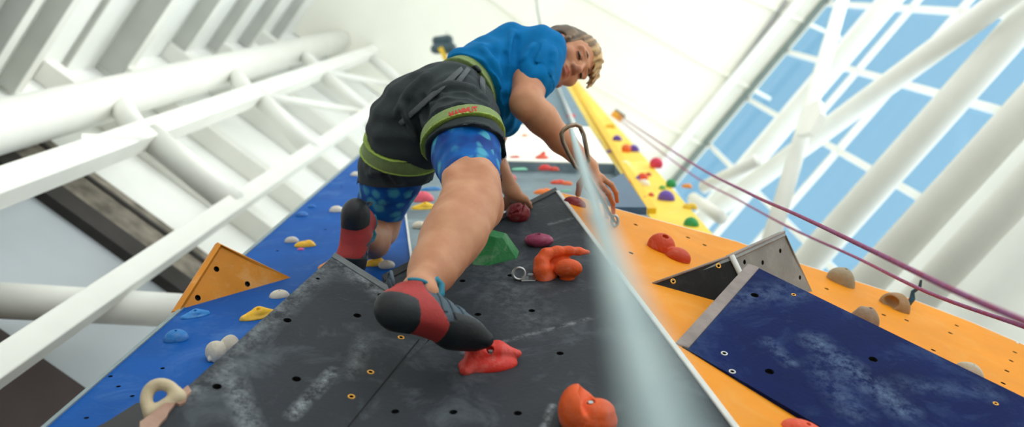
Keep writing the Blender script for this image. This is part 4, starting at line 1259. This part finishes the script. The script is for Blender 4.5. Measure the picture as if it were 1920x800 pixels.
# free the face, the ears and the nape
hf.ell(H(0, .105, -.045), HAX, np.array((.082, .075, .105)) * HS, .012, 'sub')
hf.ell(H(0, .09, -.075), HAX, np.array((.11, .105, .07)) * HS, .012, 'sub')
for s in (-1, 1):
    hf.ell(H(s * .085, -.004, -.012), HAX, np.array((.03, .026, .034)) * HS, .008, 'sub')
    hf.cone(H(s * .073, .024, .01), H(s * .072, .022, -.02), .010 * HS, .005 * HS, .006)      # sideburn
# locks: swept fringe and tousled top
r_ = np.random.default_rng(11)
for i in range(46):
    a = r_.uniform(-1, 1)
    root = np.array((a * .055, .052 - .03 * abs(a), .098 + r_.uniform(-.012, .010)))
    mid = np.array((a * .062 - .014, .090 - .034 * abs(a) + r_.uniform(-.004, .008), .075 + r_.uniform(-.012, .014)))
    tip = np.array((a * .070 - .030, .100 - .040 * abs(a) + r_.uniform(-.006, .006), .048 + r_.uniform(-.012, .018)))
    hf.chain([(H(*root), .010), (H(*mid), .0075), (H(*tip), .0022)], .004)
for i in range(70):
    u_ = r_.normal(size=3); u_[2] = abs(u_[2]) * .9 + .1; u_ = nrm(u_)
    if u_[1] > .55: continue
    c = np.array((0, -.014, .042)); root = c + u_ * (.074, .094, .084)
    dr_ = nrm(np.array((r_.normal() * .5, .5, -.25 + r_.normal() * .3)))
    t1 = dr_ - u_ * (dr_ @ u_) + u_ * .06
    hf.chain([(H(*root), .010), (H(*(root + t1 * .020)), .0075), (H(*(root + t1 * .040)), .002)], .005)
p = hf.all()
ql = ((p - HO) @ HAX.T / HS).astype(np.float32)
hf.a += (np.sin(ql[..., 0] * 420 + 2.2 * np.sin(ql[..., 1] * 60) + 1.4 * np.sin(ql[..., 2] * 45)) * .0011).astype(np.float32)
V, Q = hf.mesh(); V = relax(V, Q, 1)
ho = put('hair', W(V), Q, M_hair, man)
qh = (V - HO) @ HAX.T / HS
bl_ = np.clip(.36 + 6.5 * (qh[:, 1] - .02) + 2.8 * (qh[:, 2] - .06) + .22 * np.sin(qh[:, 0] * 300 + 3 * np.sin(qh[:, 1] * 70)) - 3.0 * np.clip(qh[:, 0], 0, 1), 0, 1).astype(np.float32)
at = ho.data.attributes.new('blond', 'FLOAT', 'POINT'); at.data.foreach_set('value', bl_)

# ---- clothing -------------------------------------------------------------
def half(fl, c, n, keep=-1):
    """cut away everything beyond the plane through c with normal n"""
    p = fl.all(); d = (p - np.asarray(c, np.float32)) @ np.asarray(nrm(n), np.float32)
    fl.a = np.maximum(fl.a, d).astype(np.float32)
CB = .004
# shirt
sh = Field(np.array([-.3, -.72, 2.75]), np.array([.35, -.1, 3.5]), CB)
sh.chain([(P(868, 178, 2.98), .112), (P(905, 156, 3.05), .112), (P(950, 138, 3.13), .122), (P(985, 124, 3.19), .098)], .05)
sh.cone(P(930, 178, 3.06), P(946, 222, 3.10), .085, .034, .06)
sh.cone(P(905, 188, 2.98), P(938, 218, 3.06), .085, .062, .05)
sh.cone(waist, P(945, 140, 3.12), .112, .132, .04); sh.cone(shL, P(938, 222, 3.27), .070, .066, .03)
sh.cone(P(958, 160, 3.1), P(948, 200, 3.12), .09, .06, .05)
sh.cone(P(965, 88, 3.12), P(1006, 98, 3.1), .075, .076, .04)
sh.cone(shR, shL, .07, .06, .05)
sh.chain([(P(1018, 98, 3.09), .074), (P(1006, 128, 3.04), .074), (P(997, 152, 2.99), .071)], .03)
sh.cone(P(1000, 112, 3.2), P(1022, 112, 3.2), .066, .06, .03)
p = sh.all()
axT = nrm(P(945, 140, 3.12) - waist)
tw = (p - waist.astype(np.float32))
# cloth folds: long diagonal pulls from shoulder to waist and bunching at the belt
s1 = tw @ axT.astype(np.float32)
side = nrm(np.cross(axT, [0, 0, 1.0])).astype(np.float32); s2 = tw @ side; s3 = tw @ np.cross(axT, side).astype(np.float32)
fold = np.sin(70 * (s2 + .55 * s1) + 2.5 * np.sin(12 * s1 + 9 * s3)) * .0042 * np.clip(1.2 - np.abs(s1 - .02) * 5, 0, 1)
fold = fold + np.sin(95 * (s1 - .9 * s2) + 2 * np.sin(14 * s2)) * .0045 * np.clip(1 - np.abs(s1 - .06) * 12, 0, 1)
fold = fold + np.sin(60 * (s2 - .8 * s1) + 2.0 * np.sin(16 * s3)) * .0035 * np.clip((s1 - .1) * 8, 0, 1)
sh.a = (sh.a + fold + tri_noise(p, 5, 40, .004)).astype(np.float32)
# sleeve, cut at its hem and hollow, then joined to the trunk
sl = Field(sh.lo, [x_[-1] for x_ in sh.ax], CB)
sl.cone(P(985, 95, 3.12), shR, .070, .076, .04)
sl.chain([(P(1018, 98, 3.09), .074), (P(1006, 128, 3.04), .075), (P(997, 156, 2.985), .073)], .03)
sl.a = (sl.a + tri_noise(p, 5, 40, .006)).astype(np.float32)
arm_ax = nrm(elR - shR)
sc = P(995, 147, 3.0)
d = (p - sc.astype(np.float32)) @ nrm([-.45, .74, -.5]).astype(np.float32)
sl.a = np.maximum(sl.a, d)
for pl_, r_f in (([(1000, 84), (988, 104), (975, 124)], .006), ([(1020, 78), (1012, 98), (1004, 116)], .005), ([(1040, 92), (1036, 118), (1030, 140)], .006)):
    sl.fold(pl_, r_f, 2.8, 3.3)
sl.fold([(1010, 84), (1000, 104), (990, 126)], .005, 2.8, 3.3, 'sub', .014)
sl.cone(P(1012, 112, 3.06), P(994, 160, 2.96), .050, .068, .004, 'sub')
for pl_, r_f in (([(962, 58), (958, 90), (956, 130), (954, 175), (952, 214)], .009), ([(866, 108), (895, 122), (922, 146), (942, 172)], .008),
                 ([(846, 118), (884, 124), (914, 152), (934, 188)], .008), ([(905, 92), (925, 118), (940, 150)], .007), ([(920, 176), (930, 200), (938, 232)], .008)):
    sh.fold(pl_, r_f, 2.7, 3.4)
for pl_, r_f in (([(969, 66), (966, 105), (963, 150), (960, 190)], .007), ([(856, 113), (890, 123), (920, 150), (938, 182)], .006), ([(890, 108), (915, 128), (938, 160)], .005), ([(946, 100), (948, 140), (946, 190)], .006)):
    sh.fold(pl_, r_f, 2.7, 3.4, 'sub', .016)
sh.a = np.minimum(sh.a, sl.a)
half(sh, P(878, 168, 2.99), -axT)
shirt_f = sh
field_obj('t_shirt', sh, M_shirt, man, None, 2)

# shorts
so_ = Field(np.array([-.62, -.62, 2.3]), np.array([.12, .12, 3.45]), CB)
so_.cone(P(822, 205, 2.9), P(880, 168, 3.0), .128, .102, .05)
so_.cone(P(852, 212, 2.83), P(775, 245, 2.93), .116, .120, .05)
so_.ball(P(778, 215, 2.90), .115, .05); so_.ball(P(838, 190, 2.86), .105, .05)
so_.chain([(P(862, 222, 2.79), .108), (P(868, 258, 2.70), .099), (P(873, 285, 2.63), .102), (P(877, 312, 2.58), .102)], .04)
so_.chain([(P(765, 258, 2.92), .116), (P(742, 318, 3.03), .104), (P(724, 362, 3.10), .098)], .05)
p = so_.all()
axR = nrm(kneeR - hipR); axL = nrm(kneeL - hipL)
fd = np.zeros(p.shape[:3], np.float32)
for hip_, ax_, sd in ((hipR, axR, 1), (hipL, axL, 2)):
    t_ = (p - hip_.astype(np.float32)); a1 = t_ @ ax_.astype(np.float32)
    sv = nrm(np.cross(ax_, [1, .3, 0])).astype(np.float32); a2 = t_ @ sv; a3 = t_ @ np.cross(ax_, sv).astype(np.float32)
    m_ = np.exp(-(np.linalg.norm(t_, axis=-1) / .17) ** 2)
    fd += m_ * (np.sin(85 * (a1 + .45 * a2) + 2.4 * np.sin(20 * a3 + sd)) * .0050 + np.sin(120 * (a2 - .3 * a1) + 2 * np.sin(25 * a1)) * .0026)
so_.a = (so_.a + fd + tri_noise(p, 9, 35, .005)).astype(np.float32)
so_.a = np.maximum(so_.a, (p - P(886, 164, 3.01).astype(np.float32)) @ axT.astype(np.float32)).astype(np.float32)
for pl_, r_f in (([(812, 172), (845, 160), (885, 168), (915, 190)], .008), ([(790, 200), (830, 182), (872, 182), (920, 206)], .009), ([(800, 232), (824, 210), (860, 200), (900, 204)], .007),
                 ([(752, 196), (770, 225), (782, 262)], .008), ([(800, 140), (770, 170), (742, 215)], .007), ([(715, 300), (735, 325), (752, 345)], .006), ([(690, 330), (705, 318), (726, 322)], .006), ([(850, 252), (880, 236), (915, 240)], .006)):
    so_.fold(pl_, r_f, 2.4, 3.3)
for pl_, r_f in (([(800, 188), (836, 171), (880, 175), (918, 198)], .007), ([(806, 218), (840, 196), (890, 194)], .006), ([(792, 180), (800, 225), (798, 262)], .008), ([(765, 205), (785, 235), (794, 262)], .006), ([(702, 300), (722, 330), (735, 346)], .005)):
    so_.fold(pl_, r_f, 2.4, 3.3, 'sub', .016)
lcR = P(868, 255, 2.70); lcL = P(747, 268, 2.97)
laR = nrm([.27, .85, -.45]); axL2 = nrm(axL + np.array([.22, .35, 0]))
smf = Field(so_.lo, [x_[-1] for x_ in so_.ax], CB)
smf.cone(P(822, 205, 2.9), P(880, 168, 3.0), .128, .102, .05); smf.cone(P(852, 212, 2.83), P(775, 245, 2.93), .116, .120, .05)
smf.ball(P(778, 215, 2.90), .115, .05); smf.ball(P(838, 190, 2.86), .105, .05)
smf.chain([(P(862, 222, 2.79), .108), (P(868, 258, 2.70), .099), (P(873, 285, 2.63), .102), (P(877, 312, 2.58), .102)], .04); smf.chain([(P(765, 258, 2.92), .116), (P(742, 318, 3.03), .104), (P(724, 362, 3.10), .098)], .05)
for c_, a_, w_, r_ in ((lcR, laR, .044, .155), (lcL, axL2, .050, .16), (P(874, 172, 2.985), axT, .05, .19)):
    dd = np.abs((p - c_.astype(np.float32)) @ nrm(a_).astype(np.float32))
    inb = (dd < w_ / 2 + .006) & (np.linalg.norm(p - c_.astype(np.float32), axis=-1) < r_)
    so_.a = np.where(inb, np.maximum(so_.a, smf.a + .004), so_.a)
# leg hems, each only on its own leg
hemR, hemL = P(871, 283, 2.65), P(731, 338, 3.05)
haR, haL = nrm([.06, .87, -.48]), nrm([.02, .95, .22])
for hem, ax_, hip_ in ((hemR, haR, hipR), (hemL, haL, hipL)):
    d = (p - hem.astype(np.float32)) @ ax_.astype(np.float32)
    own = (sd_cone(p, np.asarray(hip_), np.asarray(kneeR if hip_ is hipR else kneeL), .112, .112) < 0)
    so_.a = np.where(own, np.maximum(so_.a, d), so_.a)
shorts_f = so_.a.copy()
# hollow the leg ends a little
so_.cone(hemR - axR * .03, hemR + axR * .03, .0865, .0885, .004, 'sub')
so_.cone(hemL - axL * .03, hemL + axL * .03, .089, .090, .004, 'sub')
shorts = field_obj('shorts', so_, M_shorts, man, None, 2)

# printed tights showing below the hems
tg = Field(np.array([-.62, -.45, 2.3]), np.array([.12, .12, 3.4]), CB)
tg.chain([(hipR, .093), (P(874, 290, 2.61), .0885), (P(884, 345, 2.48), .076)], .03)
tg.chain([(hipL, .093), (P(733, 335, 3.06), .092), (P(709, 405, 3.17), .078)], .03)
p = tg.all()
tg.a = (tg.a + tri_noise(p, 21, 60, .002)).astype(np.float32)
endR, endL = P(882, 339, 2.51), P(708, 404, 3.15)
for hem, ax_ in ((endR, haR), (endL, nrm([-.16, .95, .22]))):
    d = (p - hem.astype(np.float32)) @ ax_.astype(np.float32)
    own = np.linalg.norm(p - hem.astype(np.float32), axis=-1) < .15
    tg.a = np.where(own, np.maximum(tg.a, d), tg.a)
for hip_, ax_ in ((hipR, axR), (hipL, axL)):
    d = -((p - (hip_ + ax_ * .02).astype(np.float32)) @ ax_.astype(np.float32))
    own = np.linalg.norm(p - hip_.astype(np.float32), axis=-1) < .125
    tg.a = np.where(own, np.maximum(tg.a, d), tg.a)
field_obj('tights', tg, M_tights, man, None, 2)
tgf = tg
for hem, ax_, nm in ((endR, axR, 'hem_band'), (endL, axL, 'hem_band')):
    pass

# harness: webbing follows the cloth
har = bpy.data.objects.new('harness', None); COL.objects.link(har); har.parent = man; har.location = Vector(W(waist)) - world_loc(man)
ps = so_.all()
base_a = np.maximum(shorts_f, -.05)
def band(name, c, ax_, wd, lift, m, region=None, parent=har, sink=.012):
    d = np.abs((ps - np.asarray(c, np.float32)) @ nrm(ax_).astype(np.float32)) - wd / 2
    a = np.maximum(np.maximum(shorts_sm - lift, d), -(shorts_sm + sink))
    if region is not None: a = np.maximum(a, region)
    fl = Field(so_.lo, [x_[-1] for x_ in so_.ax], CB); fl.a = a.astype(np.float32)
    return field_obj(name, fl, m, parent, None, 2)
# a smoother copy of the shorts without hem cuts for the webbing to lie on
sm_ = Field(so_.lo, [x_[-1] for x_ in so_.ax], CB)
sm_.cone(P(822, 205, 2.9), P(880, 168, 3.0), .128, .102, .05); sm_.cone(P(852, 212, 2.83), P(775, 245, 2.93), .116, .120, .05)
sm_.ball(P(778, 215, 2.90), .115, .05); sm_.ball(P(838, 190, 2.86), .105, .05)
sm_.chain([(P(862, 222, 2.79), .108), (P(868, 258, 2.70), .099), (P(873, 285, 2.63), .102), (P(877, 312, 2.58), .102)], .04); sm_.chain([(P(765, 258, 2.92), .116), (P(742, 318, 3.03), .104), (P(724, 362, 3.10), .098)], .05)
shorts_sm = sm_.a
near = lambda c, r: (np.linalg.norm(ps - np.asarray(c, np.float32), axis=-1) - r).astype(np.float32)
band('waist_belt', P(874, 172, 2.985), axT, .050, .011, M_green, near(P(874, 172, 2.985), .19))
band('belt_edge', P(882, 167, 3.0), axT, .008, .0135, M_pink, near(P(882, 167, 3.0), .19))
lrR = band('leg_loop', lcR, laR, .046, .010, M_green, near(lcR, .155))
band('loop_edge', lcR + laR * .022, laR, .006, .0115, M_greenedge, near(lcR, .16))
band('leg_loop', lcL, axL2, .050, .009, M_green, near(lcL, .16))
band('loop_edge', lcL + axL2 * .027, axL2, .007, .0115, M_greenedge, near(lcL, .165))
band('loop_edge', lcL - axL2 * .027, axL2, .006, .0110, M_greenedge, near(lcL, .165))
# rear risers from the belt down to the leg loops
for a, b in (((862, 150), (812, 215)), ((905, 165), (905, 215)), ((845, 148), (770, 215))):
    pa_, pb_ = P(*a, 2.85), P(*b, 2.78)
    nn_ = nrm(np.cross(pb_ - pa_, (pa_ + pb_) / 2))
    md_ = (pa_ + pb_) / 2
    reg = np.maximum(near(md_, np.linalg.norm(pb_ - pa_) * .72), ((ps - md_.astype(np.float32)) @ nrm(md_).astype(np.float32)) - .10)
    band('riser_strap', md_, nn_, .016, .0075, M_strap, reg)
# buckle tab on the belt
pa_ = P(868, 140, 2.87)
nn_ = nrm(np.cross(axT, pa_))
band('belt_tab', pa_, nn_, .026, .0135, M_rubber, np.maximum(near(pa_, .06), np.abs((ps - P(874, 172, 2.985).astype(np.float32)) @ axT.astype(np.float32)) - .03))

# stitched lettering on the right leg loop, laid on the webbing
cu = bpy.data.curves.new('lettering', 'FONT'); cu.body = 'MAMMUT'; cu.size = 1; cu.align_x = 'CENTER'; cu.align_y = 'CENTER'; cu.extrude = 0; cu.offset = .045
to = bpy.data.objects.new('lettering_source', cu); COL.objects.link(to)
bpy.context.view_layer.update()
me = bpy.data.meshes.new_from_object(to.evaluated_get(bpy.context.evaluated_depsgraph_get()))
bpy.data.objects.remove(to)
bm = bmesh.new(); bm.from_mesh(me)
bmesh.ops.triangulate(bm, faces=bm.faces[:]); bmesh.ops.subdivide_edges(bm, edges=bm.edges[:], cuts=1, use_grid_fill=True)
bmesh.ops.triangulate(bm, faces=bm.faces[:])
co_ = np.array([v.co for v in bm.verts]); fc_ = [[v.index for v in f.verts] for f in bm.faces]; bm.free()
wd_ = co_[:, 0].max() - co_[:, 0].min(); hg_ = co_[:, 1].max() - co_[:, 1].min()
tree = BVHTree.FromPolygons([tuple(v.co + Vector(world_loc(lrR))) for v in lrR.data.vertices], [tuple(f.vertices) for f in lrR.data.polygons])
LV = []
# baseline runs along the band as the lens sees it
tA, tB = np.array([842.0, 223.0]), np.array([896.0, 211.0])
tc_ = (tA + tB) / 2; tx = tB - tA; tyv = np.array([tx[1], -tx[0]]) / np.linalg.norm(tx) * 12.0
camv = Vector(CAM)
for x_, y_, _z in co_:
    fx = (x_ - co_[:, 0].min()) / wd_ - .5; fy = (y_ - co_[:, 1].min()) / hg_ - .5
    pix = tc_ + np.array([0, -9.0]) + tx * fx + tyv * fy + np.array([0, 10 * fx * fx])
    dvec = Vector(WD(nrm(ray(*pix))))
    hit = tree.ray_cast(camv, dvec)
    if hit[0] is None:
        hit = tree.find_nearest(Vector(PW(pix[0], pix[1], 2.66)))
    LV.append(np.array(hit[0]) - np.array(dvec) * .0035)
lt = put('lettering', np.array(LV), fc_, M_redtext, man, None, False)

# ---- climbing shoes
def shoe(name, heel, toe, upv, red, label):
    L_ = nrm(toe - heel); U_ = upv - L_ * (upv @ L_); U_ = nrm(U_); S_ = np.cross(L_, U_)
    ln = np.linalg.norm(toe - heel)
    Bm = np.stack([L_, S_, U_])
    k = ln / .225
    def fld(h=.003): return Field((-.07, -.085, -.05), (.27, .085, .16), h)
    f = fld()
    I3 = np.eye(3)
    f.ell((.022, 0, .034), I3, (.042, .034, .040), .01)                     # heel cup
    f.cone((.03, 0, .04), (.085, .0, .045), .034, .036, .02)
    f.ell((.09, .002, .034), I3, (.070, .038, .038), .02)
    f.ell((.150, .002, .024), I3, (.062, .043, .028), .02)                  # ball
    f.cone((.15, .002, .022), (.215, .010, .012), .030, .014, .025)          # toe
    f.cone((.15, -.012, .018), (.198, -.010, .012), .022, .012, .02)
    f.cone((.09, 0, .06), (.15, 0, .04), .030, .024, .02)                   # instep
    f.chain([((.045, 0, .055), .034), ((.052, 0, .088), .037)], .015)        # ankle collar
    p = f.all(); l, s_, u = p[..., 0], p[..., 1], p[..., 2]
    f.ell((.085, 0, -.018), I3, (.045, .05, .018), .015, 'sub')              # hollow arch
    f.a = np.maximum(f.a, u - .092 - .10 * (l - .05)).astype(np.float32)     # collar rim
    basef = f.a.copy()
    f.cone((.052, 0, .070), (.056, 0, .13), .0335, .035, .003, 'sub')
    tw_ = lambda V: W(heel + (V * k) @ Bm)
    root = bpy.data.objects.new(name, None); COL.objects.link(root); root.parent = man; root.location = Vector(W(heel)) - world_loc(man)
    if label: root['label'] = label
    field_obj('shoe_upper', f, M_shoegrey, root, None, 2, tw_)
    def patch(nm, mask, lift, m, sink=.006):
        g = fld(); g.a = np.maximum(np.maximum(basef - lift, mask), -(basef + sink)).astype(np.float32)
        return field_obj(nm, g, m, root, None, 2, tw_)
    # heel rubber: rounded patch
    hm = np.maximum(np.maximum(u - (.056 - .22 * l), l - (.064 - .30 * u)), (l - .02) + (u - .03) - .042)
    patch('heel_rubber', hm, .0032, M_rubber)
    # red band from the back of the heel over the side and under the arch
    redm = np.maximum(l - (red + .75 * np.clip(.05 - u, -.05, .055)), u - .090 - .10 * (l - .05))
    patch('red_band', redm, .0020, M_shoered)
    # toe rubber and sole
    toe_m = np.maximum(-(l - (max(.128, red + .03) - .35 * np.clip(u - .02, -.02, .05))), u - .034 + .28 * (l - .17) * (l > .17))
    sole = np.maximum(u - .014, -(l - (red + .03)))
    patch('toe_rubber', np.minimum(toe_m, sole), .0030, M_rubber)
    # pull tab at the heel and tongue pull at the instep
    def loop(nm, pts, r, m, flat):
        V, Fc = tube_mesh(tw_(np.array(pts)), r * k, 8, flat=flat); return fix(put(nm, V, Fc, m, root))
    loop('pull_tab', [(.012, -.008, .082), (.004, -.010, .105), (.004, -.006, .116), (.004, .006, .116), (.004, .010, .105), (.012, .008, .082)], .0042, M_shoegrey, .6)
    for sg in (-.012, .012):
        loop('tongue_pull', [(.082, sg, .088), (.088, sg, .112), (.100, sg, .122), (.112, sg, .112), (.112, sg, .090), (.100, sg, .076)], .0105, M_teal, .8)
    loop('lining', [tuple((.052 + .036 * math.cos(a), .036 * math.sin(a), .0925 + .0036 * math.cos(a))) for a in np.linspace(-2.2, 2.2, 22)], .0042, M_teal, 1)
    # closure straps across the instep
    for lc in (.105, .128, .150):
        patch('strap', np.maximum(np.abs(l - lc + .2 * (u - .05)) - .0065, .030 - u), .0028, M_shoegrey)
    return root
HR = P(722, 604, 1.955); TR = P(914, 652, 2.05)
UR = ankR - HR
shoe('climbing_shoe', HR, TR, np.array([.06, -.74, .62]), .090, None)
HL = P(655, 390, 2.75); TL = P(649, 532, 2.80)
shoe('climbing_shoe', HL, TL, np.array([.38, -.12, .92]), .112, None)

# ------------------------------------------------------------------ light, sky, lens
w = bpy.data.worlds.new('sky'); scene.world = w; w.use_nodes = True
N = w.node_tree.nodes; L = w.node_tree.links
bg = N['Background']
tc = N.new('ShaderNodeTexCoord'); sx = N.new('ShaderNodeSeparateXYZ'); L.new(tc.outputs['Generated'], sx.inputs[0])
cr = N.new('ShaderNodeValToRGB'); L.new(sx.outputs['Z'], cr.inputs['Fac'])
els = cr.color_ramp.elements
els[0].position = 0.0; els[0].color = (.80, .83, .86, 1)
els[1].position = 1.0; els[1].color = (.12, .235, .315, 1)
for pos, c in ((.05, (1, .99, .93, 1)), (.45, (.94, .97, .96, 1)), (.80, (.15, .28, .37, 1))):
    e = els.new(pos); e.color = c
L.new(cr.outputs['Color'], bg.inputs['Color'])
bg.inputs['Strength'].default_value = 1.25

sun = bpy.data.lights.new('sun', 'SUN'); sun.energy = 1.3; sun.angle = math.radians(25); sun.color = (1, .96, .88)
so = bpy.data.objects.new('sun', sun); COL.objects.link(so)
sd = Vector((-.55, .75, -.55)).normalized()
so.rotation_euler = sd.to_track_quat('-Z', 'Y').to_euler(); so.location = (6, 8, 10)

cam = bpy.data.cameras.new('camera'); co = bpy.data.objects.new('camera', cam); COL.objects.link(co)
right, down, fwd = WD([1, 0, 0]), WD([0, 1, 0]), WD([0, 0, 1])
mw = Matrix(((right[0], -down[0], -fwd[0], CAM[0]), (right[1], -down[1], -fwd[1], CAM[1]), (right[2], -down[2], -fwd[2], CAM[2]), (0, 0, 0, 1)))
co.matrix_world = mw
cam.sensor_width = 36; cam.sensor_fit = 'HORIZONTAL'; cam.lens = F / 1920 * 36; cam.clip_start = .02; cam.clip_end = 200
cam.dof.use_dof = True; cam.dof.focus_distance = 2.45; cam.dof.aperture_fstop = 2.2
scene.camera = co
scene.view_settings.view_transform = 'Standard'; scene.view_settings.look = 'None'; scene.view_settings.gamma = 1; scene.view_settings.use_curve_mapping = False
scene.view_settings.exposure = .92
